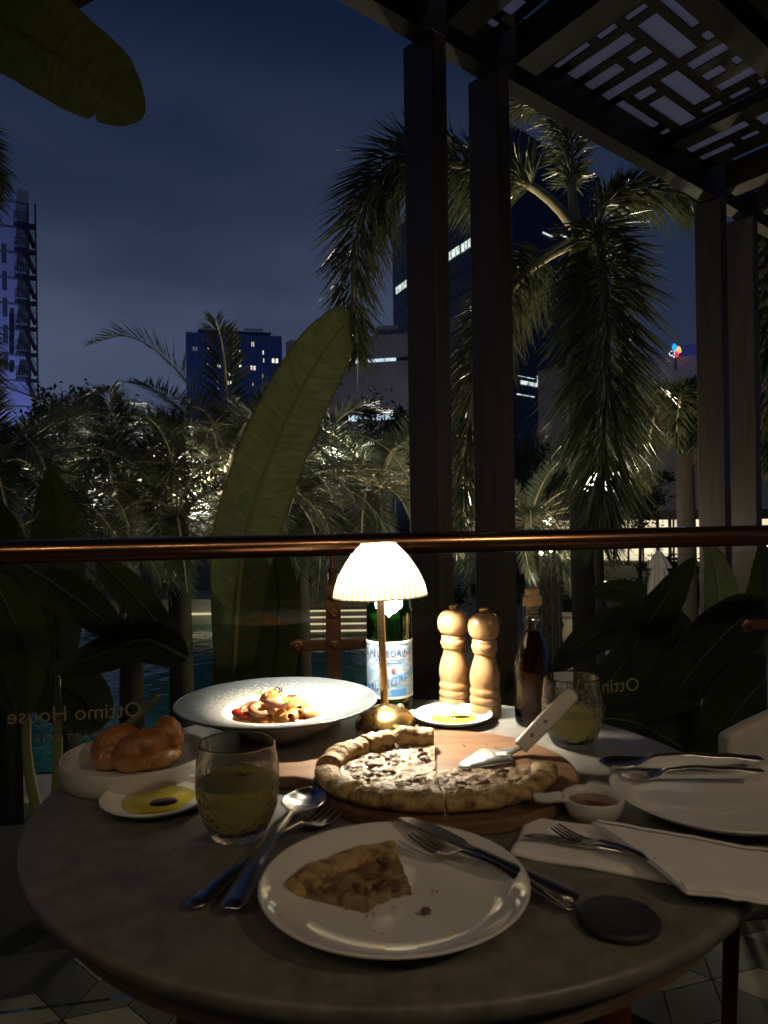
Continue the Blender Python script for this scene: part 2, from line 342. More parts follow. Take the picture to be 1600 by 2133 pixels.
# ------------------------------------------------------------------ pergola
EA, TA = R(41), R(-57.7)
EV = Vector((math.cos(EA), math.sin(EA), 0)); TV = Vector((math.cos(TA), math.sin(TA), 0)); PV = Vector((math.sin(EA), -math.cos(EA), 0))
O0 = Vector((.1592, 2.6, 0))
def st(s, t, z): return O0 + EV * s + TV * t + Vector((0, 0, z))
per = thing('pergola', 'dark timber pergola with lattice ceiling rising over the right side of the terrace', 'pergola', (.19, 2.55, ZG))
def ppart(m, name, mat, parent=per, kind=None):
    o = m.build(name, mat, parent, off=per.location); 
    if kind: o['kind'] = kind
    return o
RID = Vector((.189, 2.55, 0))
for s in (0, .342, 2.165, 2.56, 4.6, 5.0):
    a = RID + EV * s; b = a + EV * .07; c_ = b - PV * .15; d_ = a - PV * .15
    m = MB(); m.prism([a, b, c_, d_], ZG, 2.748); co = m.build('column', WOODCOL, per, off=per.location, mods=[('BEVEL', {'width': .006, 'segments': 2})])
def slab(m, s0, s1, t0, t1, z0, z1):
    q = [st(s0, t0, 0), st(s0, t1, 0), st(s1, t1, 0), st(s1, t0, 0)]; m.prism([(p.x, p.y) for p in q], z0, z1); return m
# eave beam: outer lower edge runs through (.092,2.602)
oe = Vector((.092, 2.602, 0))
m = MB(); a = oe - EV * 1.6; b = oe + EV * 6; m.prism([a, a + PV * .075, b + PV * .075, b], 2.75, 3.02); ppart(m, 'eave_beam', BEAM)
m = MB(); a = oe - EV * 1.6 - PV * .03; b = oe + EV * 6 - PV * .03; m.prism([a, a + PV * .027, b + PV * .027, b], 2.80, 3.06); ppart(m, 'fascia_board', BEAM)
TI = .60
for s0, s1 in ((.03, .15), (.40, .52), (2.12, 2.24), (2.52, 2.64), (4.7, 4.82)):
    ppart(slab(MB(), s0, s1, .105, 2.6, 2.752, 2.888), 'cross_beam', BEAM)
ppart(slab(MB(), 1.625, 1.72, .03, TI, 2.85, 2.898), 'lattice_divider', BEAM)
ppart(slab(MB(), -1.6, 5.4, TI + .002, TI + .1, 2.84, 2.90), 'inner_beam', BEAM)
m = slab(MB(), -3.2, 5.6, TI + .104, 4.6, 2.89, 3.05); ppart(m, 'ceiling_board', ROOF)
HA = [(.714,.75,.02,.214),(.802,.877,.024,.348),(.925,1.0,.024,.214),(1.054,1.125,.024,.35),(.716,.755,.256,.346),(.722,.758,.386,.478),(.805,1.129,.39,.481),(.932,1.001,.256,.35),(1.182,1.251,.124,.219),(1.171,1.498,.028,.082),(1.302,1.604,.131,.219),(1.183,1.497,.261,.351),(1.557,1.603,.028,.084),(1.553,1.599,.262,.355),(1.18,1.247,.392,.586),(1.307,1.372,.392,.485),(1.433,1.497,.394,.586),(1.557,1.6,.396,.488),(1.306,1.372,.524,.586),(1.06,1.128,.52,.583),(.737,1.003,.52,.582),(1.552,1.609,.53,.586)]
HB = [(1.739,1.767,.033,.22),(1.817,1.887,.036,.352),(1.954,2.014,.035,.219),(1.738,1.766,.266,.351),(1.952,2.0,.264,.353),(1.83,1.946,.395,.483),(1.74,1.768,.397,.485),(1.742,1.80,.53,.586),(1.84,2.0,.53,.586),(1.98,2.03,.40,.486)]
HC = [(.201,.35,.023,.071),(.292,.356,.12,.208),(.211,.245,.116,.208),(.2,.35,.25,.34),(.2,.24,.38,.48),(.28,.355,.38,.58)]
HD = [(s0 + 2.02, s1 + 2.02, t0, t1) for s0, s1, t0, t1 in HA]
def lattice(holes, S0, S1, T0, T1):
    ss = sorted({S0, S1} | {round(x, 3) for h in holes for x in h[:2]}); tt = sorted({T0, T1} | {round(x, 3) for h in holes for x in h[2:]})
    def op(s, t): return any(h[0] <= s <= h[1] and h[2] <= t <= h[3] for h in holes)
    grid_ = [[not op((ss[i] + ss[i + 1]) / 2, (tt[j] + tt[j + 1]) / 2) for j in range(len(tt) - 1)] for i in range(len(ss) - 1)]
    used = [[False] * (len(tt) - 1) for _ in range(len(ss) - 1)]
    n = 0
    for i in range(len(ss) - 1):
        for j in range(len(tt) - 1):
            if not grid_[i][j] or used[i][j]: continue
            j2 = j
            while j2 + 1 < len(tt) - 1 and grid_[i][j2 + 1] and not used[i][j2 + 1]: j2 += 1
            i2 = i
            while i2 + 1 < len(ss) - 1 and all(grid_[i2 + 1][q] and not used[i2 + 1][q] for q in range(j, j2 + 1)): i2 += 1
            # or grow along s first when that gives the longer bar
            k2 = i
            while k2 + 1 < len(ss) - 1 and grid_[k2 + 1][j] and not used[k2 + 1][j]: k2 += 1
            if ss[k2 + 1] - ss[i] > tt[j2 + 1] - tt[j]:
                i2 = k2; j2 = j
                while j2 + 1 < len(tt) - 1 and all(grid_[q][j2 + 1] and not used[q][j2 + 1] for q in range(i, i2 + 1)): j2 += 1
            for a in range(i, i2 + 1):
                for b in range(j, j2 + 1): used[a][b] = True
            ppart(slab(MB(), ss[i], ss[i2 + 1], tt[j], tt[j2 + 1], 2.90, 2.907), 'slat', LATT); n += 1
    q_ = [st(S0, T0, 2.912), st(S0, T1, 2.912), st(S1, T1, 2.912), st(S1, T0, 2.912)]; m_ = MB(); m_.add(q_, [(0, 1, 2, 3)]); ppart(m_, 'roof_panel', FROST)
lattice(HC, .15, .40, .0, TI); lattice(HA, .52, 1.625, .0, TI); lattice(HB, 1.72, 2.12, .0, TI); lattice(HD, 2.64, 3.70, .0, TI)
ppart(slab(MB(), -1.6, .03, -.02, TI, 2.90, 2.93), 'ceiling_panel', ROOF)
lamp('roof_panel_fill', 'SPOT', (1.5, 2.9, 6.0), 30, (.95, .9, 1), .2, (1.35, 3.0, 2.9), 62, .5)  # added spot above the roof, no real fixture; brightens the frosted panels
# ------------------------------------------------------------------ balustrade: copper rail, posts, glass
RA = Vector((-.785, 1.52, 1.019)); RB = Vector((.944, 1.83, 1.019)); RD = (RB - RA).normalized(); RN = Vector((-RD.y, RD.x, 0))
def rl(k, z=None, off=0):       # along-rail metres from left picture edge
    p = RA + RD * k + RN * off
    return Vector((p.x, p.y, p.z if z is None else z))
def rail_k(u):                  # where a pixel column meets the rail line
    r = ray(u, 1130); k = (r.x * RA.y - RA.x) / (RD.x - r.x * RD.y); return k
rail = thing('handrail', 'round copper handrail tube crossing the picture above the glass', 'handrail', rl(.9))
kk = [-1.6, rail_k(652), rail_k(1592), 3.6]
for a, b in zip(kk, kk[1:]):
    m = MB(); m.tube([rl(a + .0006), rl(b - .0006)], .025, 40); m.build('rail_tube', COPPER, rail, smooth=True, off=rail.location, angle=60)
for k in kk[1:3]:
    m = MB(); m.tube([rl(k - .0012), rl(k + .0012)], .0243, 32); m.build('joint', COPPERF, rail, smooth=True, off=rail.location, angle=60)
PK = [rail_k(692), rail_k(1612)]
for i, k in enumerate(PK):
    po = thing('rail_post', ['flat copper post with bolted glass clamps left of the lamp', 'flat copper post with bolted glass clamps at the right picture edge'][i], 'post', rl(k, 0), group='posts of the glass balustrade')
    m = MB(); m.obox(rl(k, .466), RD * .0165, RN * .006, (0, 0, .466)); m.build('flat_bar', COPPERF, po, off=po.location, mods=[('BEVEL', {'width': .0015, 'segments': 2})])
    m = MB(); m.tube([rl(k, .933), rl(k, .957), rl(k, .96), rl(k, .966), rl(k, .969), rl(k, .993)], [.009, .009, .011, .011, .0075, .0075], 16); m.build('spigot', COPPERF, po, smooth=True, off=po.location, angle=40)
    for zz in (.80,):
        for sgn in (-1, 1):
            m = MB(); m.obox(rl(k + sgn * .053, zz, -.001), RD * .036, RN * .0045, (0, 0, .012)); m.build('clamp_arm', COPPERF, po, off=po.location, mods=[('BEVEL', {'width': .002, 'segments': 2})])
            c0 = rl(k + sgn * .08, zz, -.0085)
            m = MB(); m.tube([c0 + RN * .004, c0 - RN * .002, c0 - RN * .004], [.0155, .0155, .012], 24); bo = m.build('clamp_disc', COPPERF, po, smooth=True, off=po.location, angle=40)
            m = MB(); m.tube([c0 - RN * .0042, c0 - RN * .0075], [.006, .005], 12); m.build('bolt', COPPER, bo, smooth=True, off=po.location, angle=40)
    for zz in (.80, .868, .905):
        c0 = rl(k, zz, -.0065)
        m = MB(); m.tube([c0, c0 - RN * .003, c0 - RN * .005], [.0115, .0115, .009], 20); bo = m.build('washer', COPPERF, po, smooth=True, off=po.location, angle=40)
        m = MB(); m.tube([c0 - RN * .0052, c0 - RN * .009], [.0055, .0045], 12); m.build('bolt', COPPER, bo, smooth=True, off=po.location, angle=40)
def lettering(body, size, kright, z, parent, rootloc):
    t = text(body, size, 'LEFT', .0004)
    v = []
    for p in t.v: v.append(rl(kright - p.x, z + p.y, -.0068 + p.z))
    t.v = v; return t.build('lettering', GOLDTXT, parent, off=rootloc)
pk = [-1.55] + PK + [3.5]
for i, (a, b) in enumerate(zip(pk, pk[1:])):
    if i == 0: lab = 'clear glass balustrade panel with mirrored lettering behind the bread dish'
    elif i == 1: lab = 'clear glass balustrade panel behind the lamp and pepper mills'
    else: lab = 'clear glass balustrade panel beyond the right-hand post'
    gp = thing('glass_balustrade', lab, 'glass panel', rl((a + b) / 2, .1), group='panels of the glass balustrade')
    m = MB(); m.obox(rl((a + b) / 2, .53), RD * ((b - a) / 2 - .022), RN * .005, (0, 0, .45)); m.build('pane', GLASSP, gp, off=gp.location)
    if i < 2:
        u, v_, u2, v2 = ((292, 1490, 215, 1535), (1325, 1437, 1255, 1483))[i]
        kr = rail_k(u); zb = (CAMZ + ray(u, v_).z * rl(kr).y); zb2 = CAMZ + ray(u2, v2).z * rl(rail_k(u2)).y
        lettering('Ottimo House', .0445, kr, zb, gp, gp.location); lettering('T R A T T O R I A', .0182, rail_k(u2), zb2, gp, gp.location)
# ------------------------------------------------------------------ table and chair
TC = Vector((.004, .932, 0)); TR = .423
tb = thing('dining_table', 'round brown mottled dining table set for two', 'table', TC)
m = MB(); m.lathe([(0, TZ - .003 - .02), (TR - .012, TZ - .023), (TR - .004, TZ - .016), (TR - .001, TZ - .006), (TR - .0025, TZ - .0015), (TR - .006, TZ), (TR * .5, TZ), (0, TZ)], 160); m.build('tabletop', TABLE, tb, smooth=True, angle=50)
m = MB(); m.lathe([(TR - .03, TZ - .05), (TR - .03, TZ - .0235), (TR - .05, TZ - .0235), (TR - .05, TZ - .05)], 96, close=True); m.build('apron', TEDGE, tb, smooth=True, angle=40)
for k in range(4):
    q = R(48 + 90 * k); a = Vector((.27 * math.cos(q), .27 * math.sin(q), TZ - .024)); b = Vector((.335 * math.cos(q), .335 * math.sin(q), 0))
    m = MB(); m.tube([a, b], [.026, .017], 16); m.build('leg', REDW, tb, smooth=True, angle=50)
UPH = pbr('cream_upholstery', (.60, .57, .52), .8, col2=(.54, .51, .46), scale=60, bump=.15, bscale=300)
ch = thing('dining_chair', 'chair with curved cream backrest beyond the table at the right edge', 'chair', (.86, 1.18, 0), R(0))
def bk(u, v):
    x = -.235 + .47 * u; z = .47 + v * (.195 + .06 * math.cos((u - .5) * PI)); return Vector((x, .19 + .06 * (1 - math.cos((u - .5) * 2.2)) * -1 + .05, z))
m = MB(); m.grid(bk, 20, 8); m.build('backrest', UPH, ch, smooth=True, mods=[('SOLIDIFY', {'thickness': .035, 'offset': 0}), ('BEVEL', {'width': .008, 'segments': 2})])
m = MB(); m.prism([(-.22, -.2), (.22, -.2), (.24, .16), (-.24, .16)], .43, .48); m.build('seat', UPH, ch, mods=[('BEVEL', {'width': .015, 'segments': 3})])
for x, y in ((-.2, -.18), (.2, -.18), (-.22, .2), (.22, .2)):
    m = MB(); m.tube([(x * .98, y, .428 if y < 0 else .56), (x * 1.05, y * 1.1, 0)], [.018, .012], 12); m.build('leg', REDW, ch, smooth=True, angle=50)
# ------------------------------------------------------------------ table lamp
def shademat():
    m, nt, o = newmat('pleated_shade_fabric'); n = nt.nodes; l = nt.links
    d_ = n.new('ShaderNodeBsdfDiffuse'); t = n.new('ShaderNodeBsdfTranslucent'); mx = n.new('ShaderNodeMixShader'); mx.inputs[0].default_value = .046
    d_.inputs[0].default_value = (.78, .74, .66, 1)
    tcn = n.new('ShaderNodeTexCoord'); sx = n.new('ShaderNodeSeparateXYZ'); l.new(tcn.outputs['Object'], sx.inputs[0])
    at_ = n.new('ShaderNodeMath'); at_.operation = 'ARCTAN2'; l.new(sx.outputs[1], at_.inputs[0]); l.new(sx.outputs[0], at_.inputs[1])
    mu = n.new('ShaderNodeMath'); mu.operation = 'MULTIPLY'; mu.inputs[1].default_value = 44; l.new(at_.outputs[0], mu.inputs[0])
    si = n.new('ShaderNodeMath'); si.operation = 'SINE'; l.new(mu.outputs[0], si.inputs[0])
    zr = n.new('ShaderNodeMapRange'); zr.inputs[1].default_value = .29; zr.inputs[2].default_value = .272; zr.inputs[3].default_value = .16; zr.inputs[4].default_value = 1; l.new(sx.outputs[2], zr.inputs[0])
    r = n.new('ShaderNodeMapRange'); r.inputs[1].default_value = -1; r.inputs[2].default_value = 1; r.inputs[3].default_value = .40; r.inputs[4].default_value = 1; l.new(si.outputs[0], r.inputs[0])
    m2_ = n.new('ShaderNodeMath'); m2_.operation = 'MULTIPLY'; l.new(r.outputs[0], m2_.inputs[0]); l.new(zr.outputs[0], m2_.inputs[1])
    cm = n.new('ShaderNodeMixRGB'); cm.inputs[1].default_value = (0, 0, 0, 1); cm.inputs[2].default_value = (.98, .85, .64, 1); l.new(m2_.outputs[0], cm.inputs[0]); l.new(cm.outputs[0], t.inputs[0])
    l.new(d_.outputs[0], mx.inputs[1]); l.new(t.outputs[0], mx.inputs[2]); l.new(mx.outputs[0], o.inputs[0]); return m
SHADE = shademat()
lp = thing('table_lamp', 'lit cordless brass table lamp with a pleated cream dome shade', 'lamp', T(803, 1509)); lp.rotation_euler = (0, R(-1.5), 0)
m = MB(); m.lathe([(0, .001), (.047, .001), (.0485, .003), (.047, .008), (.042, .0165), (.033, .0235), (.022, .0275), (.011, .0292), (.0078, .031), (.0062, .036)], 64); m.build('base', BRASS, lp, smooth=True)
m = MB(); m.tube([(0, 0, .03), (0, 0, .24), (0, 0, .272)], [.0062, .0062, .005], 24); m.build('stem', BRASS, lp, smooth=True, angle=60)
m = MB(); m.lathe([(0, .0), (.006, .0), (.006, .004), (.004, .006), (0, .0065)], 20, c=(.025, .006, .0245)); m.build('switch_knob', BRASS, lp, smooth=True, angle=40)
NP = 44
def pleat(q, j): return 1 + .016 * math.sin(NP * q) * (1.25 - j * .07)
pr = [(.0265, .2895), (.0335, .2835), (.0435, .2725), (.0525, .2605), (.0595, .2495), (.0655, .2385), (.0705, .2265), (.0737, .2145), (.0752, .2065)]
m = MB(); m.lathe(pr, NP * 6, wob=pleat); sh = m.build('shade', SHADE, lp, smooth=True)
m = MB(); m.lathe([(0, .2885), (.014, .2885), (.0262, .2893)], NP * 2); m.build('shade_top', SHADE, sh, smooth=True)
m = MB(); m.lathe([(.0745, .2055), (.0762, .2055), (.0765, .2075), (.0748, .2078)], 120, close=True); m.build('shade_hem', SHADE, sh, smooth=True)
m = MB(); m.lathe([(0, .273), (.012, .273), (.012, .279), (0, .279)], 24); m.build('bulb_holder', BRASS, lp, smooth=True, angle=40)
lw = lp.matrix_basis @ Vector((0, 0, .2555))
for k in range(3):
    q = 2 * PI * k / 3 + .5
    lamp('lamp_bulb', 'POINT', lp.location + Matrix.Rotation(R(-1.5), 3, 'Y') @ Vector((.02 * math.cos(q), .02 * math.sin(q), .262)), 10.5, BULB, .012)
# ------------------------------------------------------------------ bottles and mills
GREENG = pbr('green_bottle_glass', (.22, .62, .24), .02, trans=1, ior=1.5)
LBL = pbr('pale_blue_label', (.16, .30, .52), .6, col2=(.42, .50, .58), scale=70, detail=3, stretch=(1, 1, 2.2), lo=.38, hi=.62)
LBLW = pbr('label_white', (.78, .78, .76), .55, col2=(.72, .72, .71), scale=40)
INKD = pbr('label_dark_ink', (.03, .05, .12), .6); INKB = pbr('label_blue_ink', (.06, .22, .55), .6); INKR = pbr('label_red_ink', (.6, .06, .04), .6)
wb = thing('water_bottle', 'green glass water bottle with pale blue label behind the lamp', 'bottle', T(813, 1481))
m = MB(); m.lathe([(0, .004), (.03, .003), (.035, 0), (.0382, .006), (.0386, .02), (.0386, .165), (.0375, .18), (.0335, .199), (.026, .221), (.0175, .24), (.014, .26), (.0138, .276), (.0155, .277), (.0155, .284), (.012, .285),
                   (.0115, .262), (.0145, .241), (.0225, .221), (.0305, .199), (.0348, .18), (.036, .165), (.036, .012), (.03, .008), (0, .009)], 64); m.build('glass_body', GREENG, wb, smooth=True, angle=60)
m = MB(); m.lathe([(0, .0095), (.0345, .012), (.0355, .016), (.0355, .128), (0, .128)], 48); m.build('water', pbr('bottle_water', (.7, .9, .75), .0, trans=1, ior=1.33), wb, smooth=True, angle=50)
m = MB(); m.lathe([(.0392, .031), (.0392, .124)], 64); lb = m.build('label', LBL, wb, smooth=True)
for z0, z1 in ((.0295, .0335), (.1205, .1245)):
    m = MB(); m.lathe([(.0389, z0), (.0396, z0), (.0396, z1), (.0389, z1)], 64, close=True); m.build('label_border', LBLW, lb, smooth=True, angle=40)
def wrap(mb, r, ang0, zc, name, mat, parent, tilt=0):
    v = []
    for p in mb.v:
        x, y = p.x, p.y + p.x * tilt; q = -PI / 2 + ang0 + x / r; v.append(Vector(((r + .0003 + p.z) * math.cos(q), (r + .0003 + p.z) * math.sin(q), zc + y)))
    mb.v = v; return mb.build(name, mat, parent)
wrap(text('S.PELLEGRINO', .0155, extrude=.0001), .0394, .02, .1005, 'lettering', INKD, lb)
wrap(text('S.PELLEGRINO', .0185, extrude=.0001), .0394, .0, .052, 'lettering', INKB, lb, tilt=.30)
for z_, w_ in ((.0935, .052), (.0885, .04)):
    m = MB(); m.grid(lambda a, b: Vector((-w_ / 2 + w_ * a, b * .0012, 0)), 12, 1); wrap(m, .0394, 0, z_, 'print_line', INKD, lb)
m = MB(); m.grid(lambda a, b: Vector((.002 + .028 * a, b * .012, 0)), 8, 1); wrap(m, .0393, 0, .034, 'print_block', INKB, lb)
m = MB(); m.add([Vector((math.sin(k * PI / 5) * (.0055 if k % 2 == 0 else .0022) + .006, math.cos(k * PI / 5) * (.0055 if k % 2 == 0 else .0022), 0)) for k in range(10)], [tuple(reversed(range(10)))]); wrap(m, .0394, 0, .077, 'red_star', INKR, lb)
# shoulder label: shield on the sloping glass
def shoulder(z):
    P_ = [(.0386, .165), (.0375, .18), (.0335, .199), (.026, .221), (.0175, .24)]
    for (r0, z0), (r1, z1) in zip(P_, P_[1:]):
        if z0 <= z <= z1: return r0 + (r1 - r0) * (z - z0) / (z1 - z0)
    return .0386
def sl(a, b):
    x = (a - .5) * 2; wd = .68 * math.sqrt(max(0, 1 - (2 * abs(b - .55)) ** 3.2)) if abs(b - .55) < .5 else .02
    z = .171 + .042 * b + .006 * (1 - x * x) * (-1 if b < .3 else 0); q = -PI / 2 + x * wd; r = shoulder(z) + .0008
    return Vector((r * math.cos(q), r * math.sin(q), z))
m = MB(); m.grid(sl, 16, 12); m.build('shoulder_label', LBLW, wb, smooth=True)
m = MB(); m.add([sl(.5 + .05 * math.sin(k * PI / 5) * (1 if k % 2 == 0 else .4), .55 + .12 * math.cos(k * PI / 5) * (1 if k % 2 == 0 else .4)) * 1 + Vector((0, -.0006, 0)) for k in range(10)], [tuple(reversed(range(10)))]); m.build('red_star', INKR, wb)
m = MB(); m.lathe([(0, .2895), (.0125, .2895), (.0165, .287), (.0168, .268), (.0162, .268), (.0162, .2845), (0, .2862)], 40); m.build('cap', pbr('bottle_cap', (.05, .12, .3), .4, .6), wb, smooth=True, angle=40)
MP = [(0, .0005), (.024, .0005), (.0258, .002), (.0258, .0185), (.0245, .0205), (.0242, .0213), (.0258, .0235), (.0264, .0275), (.0255, .032), (.0238, .0338), (.0252, .0365), (.0260, .0405), (.0252, .0445), (.0235, .0468), (.0238, .0495), (.0254, .0565), (.0258, .064), (.0248, .073), (.0222, .083), (.0192, .0915), (.0175, .0985), (.0174, .1025), (.0192, .1045), (.0205, .1058), (.0203, .1075), (.0218, .1105), (.0226, .1145), (.0217, .1185), (.0202, .1205), (.0208, .1225), (.0205, .125), (.019, .1268), (.0188, .128), (.0215, .1295), (.0248, .134), (.0270, .1415), (.0275, .1465), (.0268, .153), (.0245, .1595), (.0205, .165), (.0145, .1687), (.008, .1697), (0, .1699)]
for i, (u, v_) in enumerate(((947, 1475), (1012, 1490))):
    r_ = thing('pepper_mill', ['turned beech pepper mill next to the water bottle, the farther of the pair', 'turned beech pepper mill nearer the dark oil bottle, front one of the pair'][i], 'pepper mill', T(u, v_), rz=i * 1.1, group='pair of wooden mills')
    m = MB(); m.lathe(MP[:33], 56); bo = m.build('body', MILLW, r_, smooth=True); m = MB(); m.lathe(MP[32:], 56); m.build('head', MILLW, r_, smooth=True)
    def kn(q, j): return 1 + (.05 * math.sin(18 * q) if j in (2, 3) else 0)
    m = MB(); m.lathe([(.0045, .169), (.0065, .1705), (.0082, .1725), (.0082, .1772), (.0066, .1792), (0, .1797)], 72, wob=kn); m.build('knob', BRASS, r_, smooth=True, angle=50)
AMBG = pbr('clear_bottle_glass', (.93, .92, .88), .02, trans=1, ior=1.5)
AMBL = pbr('dark_amber_oil', (.045, .012, .004), .06, trans=.2, ior=1.42)
ob = thing('oil_bottle', 'slim clear bottle of dark amber oil with a pale wooden stopper', 'bottle', T(1113, 1508))
m = MB(); m.lathe([(0, .003), (.026, .001), (.029, .004), (.0305, .012), (.0305, .084), (.029, .098), (.0245, .118), (.0185, .137), (.0142, .150), (.0132, .162), (.0132, .183), (.0148, .184), (.0148, .189), (.0105, .189),
                   (.0108, .162), (.0118, .150), (.0165, .136), (.0225, .118), (.0272, .098), (.0286, .084), (.0286, .010), (.024, .007), (0, .008)], 56); m.build('glass_body', AMBG, ob, smooth=True, angle=60)
m = MB(); m.lathe([(0, .0085), (.0235, .0075), (.0282, .0105), (.0282, .084), (.0268, .098), (.0222, .118), (.0162, .136), (.0115, .1495), (0, .150)], 48); m.build('oil', AMBL, ob, smooth=True, angle=50)
m = MB(); m.lathe([(0, .178), (.0102, .178), (.0102, .1895), (.0150, .1895), (.0158, .193), (.0148, .197), (.0150, .200), (.0142, .203), (.0118, .205), (.0118, .213), (.0105, .2145), (0, .2147)], 32); m.build('stopper', CORK, ob, smooth=True, angle=45)
# ------------------------------------------------------------------ tumblers
def tumblerglass():
    m, nt, o = newmat('embossed_clear_glass'); n = nt.nodes; l = nt.links
    b = n.new('ShaderNodeBsdfPrincipled'); b.inputs['Base Color'].default_value = (.97, .96, .92, 1); b.inputs['Roughness'].default_value = .01; b.inputs['Transmission Weight'].default_value = 1; b.inputs['IOR'].default_value = 1.45
    tcn = n.new('ShaderNodeTexCoord'); vo = n.new('ShaderNodeTexVoronoi'); vo.inputs['Scale'].default_value = 230
    sx = n.new('ShaderNodeSeparateXYZ'); l.new(tcn.outputs['Object'], sx.inputs[0]); l.new(tcn.outputs['Object'], vo.inputs['Vector'])
    rg = n.new('ShaderNodeMapRange'); rg.inputs[1].default_value = .074; rg.inputs[2].default_value = .060; rg.inputs[3].default_value = 0; rg.inputs[4].default_value = .5; l.new(sx.outputs[2], rg.inputs[0])
    bp = n.new('ShaderNodeBump'); bp.inputs['Distance'].default_value = .0016; l.new(rg.outputs[0], bp.inputs['Strength']); l.new(vo.outputs['Distance'], bp.inputs['Height']); l.new(bp.outputs[0], b.inputs['Normal'])
    l.new(b.outputs[0], o.inputs[0]); return m
TGL = tumblerglass()
WINE = pbr('pale_golden_drink', (.95, .74, .36), .06, trans=1, ior=1.33, bump=.5, bscale=240, translucent=.42)
ICE = pbr('ice', (.97, .96, .9), .04, trans=1, ior=1.31, bump=.5, bscale=120)
for i, (u, v_, lv) in enumerate(((497, 1738, .058), (1193, 1551, .047))):
    t_ = thing('tumbler', ['stout glass tumbler of iced golden drink in front of the bread dish', 'stout glass tumbler of golden drink behind the pizza server handle'][i], 'glass', T(u, v_), rz=i * 1.3, group='embossed glass tumblers')
    ou = [(0, 0), (.024, 0), (.0275, .001), (.0305, .006), (.0365, .018), (.0415, .032), (.0438, .046), (.0442, .058), (.0435, .072), (.0418, .086), (.0405, .096), (.0402, .0985), (.0397, .0995)]
    inn = [(.0392, .0985), (.0393, .096), (.0405, .086), (.0420, .072), (.0427, .058), (.0422, .046), (.0398, .032), (.0348, .018), (.0285, .010), (.02, .0085), (0, .008)]
    m = MB(); m.lathe(ou + inn, 72); m.build('glass_body', TGL, t_, smooth=True)
    def ir(z):
        for (r0, z0), (r1, z1) in zip(inn, inn[1:]):
            if z1 <= z <= z0: return r1 + (r0 - r1) * (z - z1) / max(1e-6, z0 - z1)
        return .02
    m = MB(); m.lathe([(0, .0086), (.0195, .0091)] + [(ir(z) - .0004, z) for z in (.012, .018, .025, .032, .04, .046, .052, .058, .064) if z < lv] + [(ir(lv) - .0004, lv), (ir(lv) - .003, lv - .0006), (0, lv - .0008)], 56); m.build('drink', WINE, t_, smooth=True, angle=60)
    for k in range(7):
        q = random.uniform(0, 6.28); rr = random.uniform(.006, .022); cz = random.uniform(.024, lv - .012) if k < 5 else lv - .004
        m = MB(); s_ = random.uniform(.006, .009); m.obox((rr * math.cos(q), rr * math.sin(q), cz), Vector((s_, .002, .001)), Vector((-.002, s_, .002)), Vector((.0005, -.0015, s_ * .8))); m.build('ice_cube', ICE, t_, mods=[('BEVEL', {'width': .0022, 'segments': 2})])
# ------------------------------------------------------------------ plates and bowls
def dishprof(r, h, th=.004, flat=.6, foot=.5):
    return [(0, .0025), (r * foot - .004, .0025), (r * foot - .002, 0), (r * foot + .001, 0), (r * (foot + .04), .003), (r * .85, h * .45), (r - .002, h - .003), (r, h - .001), (r - .0015, h), (r - .005, h - .0012), (r * .88, h * .55 + th * .4), (r * .76, h * .28 + th), (r * flat, th + .0015), (0, th + .001)]
pb = thing('pasta_bowl', 'wide-rimmed speckled grey bowl of pasta left of the lamp', 'bowl', (T(577, 1459, .05).x, T(577, 1459, .05).y, TZ))
def speck():
    m, nt, o = newmat('speckled_glaze'); n = nt.nodes; l = nt.links
    b = n.new('ShaderNodeBsdfPrincipled'); b.inputs['Roughness'].default_value = .3
    tcn = n.new('ShaderNodeTexCoord'); sx = n.new('ShaderNodeSeparateXYZ'); l.new(tcn.outputs['Object'], sx.inputs[0])
    cb = n.new('ShaderNodeCombineXYZ'); l.new(sx.outputs[0], cb.inputs[0]); l.new(sx.outputs[1], cb.inputs[1])
    ln = n.new('ShaderNodeVectorMath'); ln.operation = 'LENGTH'; l.new(cb.outputs[0], ln.inputs[0])
    rg = n.new('ShaderNodeMapRange'); rg.inputs[1].default_value = .095; rg.inputs[2].default_value = .152; rg.inputs[3].default_value = -.05; rg.inputs[4].default_value = .30; l.new(ln.outputs['Value'], rg.inputs[0])
    t = n.new('ShaderNodeTexNoise'); t.inputs['Scale'].default_value = 330; t.inputs['Detail'].default_value = 2; l.new(tcn.outputs['Object'], t.inputs['Vector'])
    ad = n.new('ShaderNodeMath'); ad.operation = 'ADD'; l.new(t.outputs['Fac'], ad.inputs[0]); l.new(rg.outputs[0], ad.inputs[1])
    r2 = n.new('ShaderNodeMapRange'); r2.inputs[1].default_value = .44; r2.inputs[2].default_value = .62; l.new(ad.outputs[0], r2.inputs[0])
    mx = n.new('ShaderNodeMixRGB'); mx.inputs[1].default_value = (.36, .35, .33, 1); mx.inputs[2].default_value = (.075, .088, .10, 1); l.new(r2.outputs[0], mx.inputs[0]); l.new(mx.outputs[0], b.inputs['Base Color']); l.new(b.outputs[0], o.inputs[0]); return m
m = MB(); m.lathe([(.152, .0475), (.155, .0495), (.1565, .051), (.1545, .0525), (.150, .0515), (.125, .0455), (.100, .0395), (.088, .037), (.0865, .0365)], 96); m.build('rim', speck(), pb, smooth=True)
m = MB(); m.lathe([(.0865, .0364), (.0845, .0375), (.0825, .0362), (.079, .029), (.070, .02), (.055, .015), (0, .0135)], 96); m.build('well', PORC2, pb, smooth=True)
m = MB(); m.lathe([(0, .003), (.050, .003), (.052, 0), (.056, 0), (.058, .003), (.068, .006), (.084, .0145), (.104, .027), (.135, .0415), (.1518, .0474)], 96); m.build('outer_body', PORC2, pb, smooth=True)
PASTA = pbr('sauced_pasta', (.46, .165, .038), .3, col2=(.52, .25, .085), scale=70, detail=5, bump=.5, bscale=120, coat=.4)
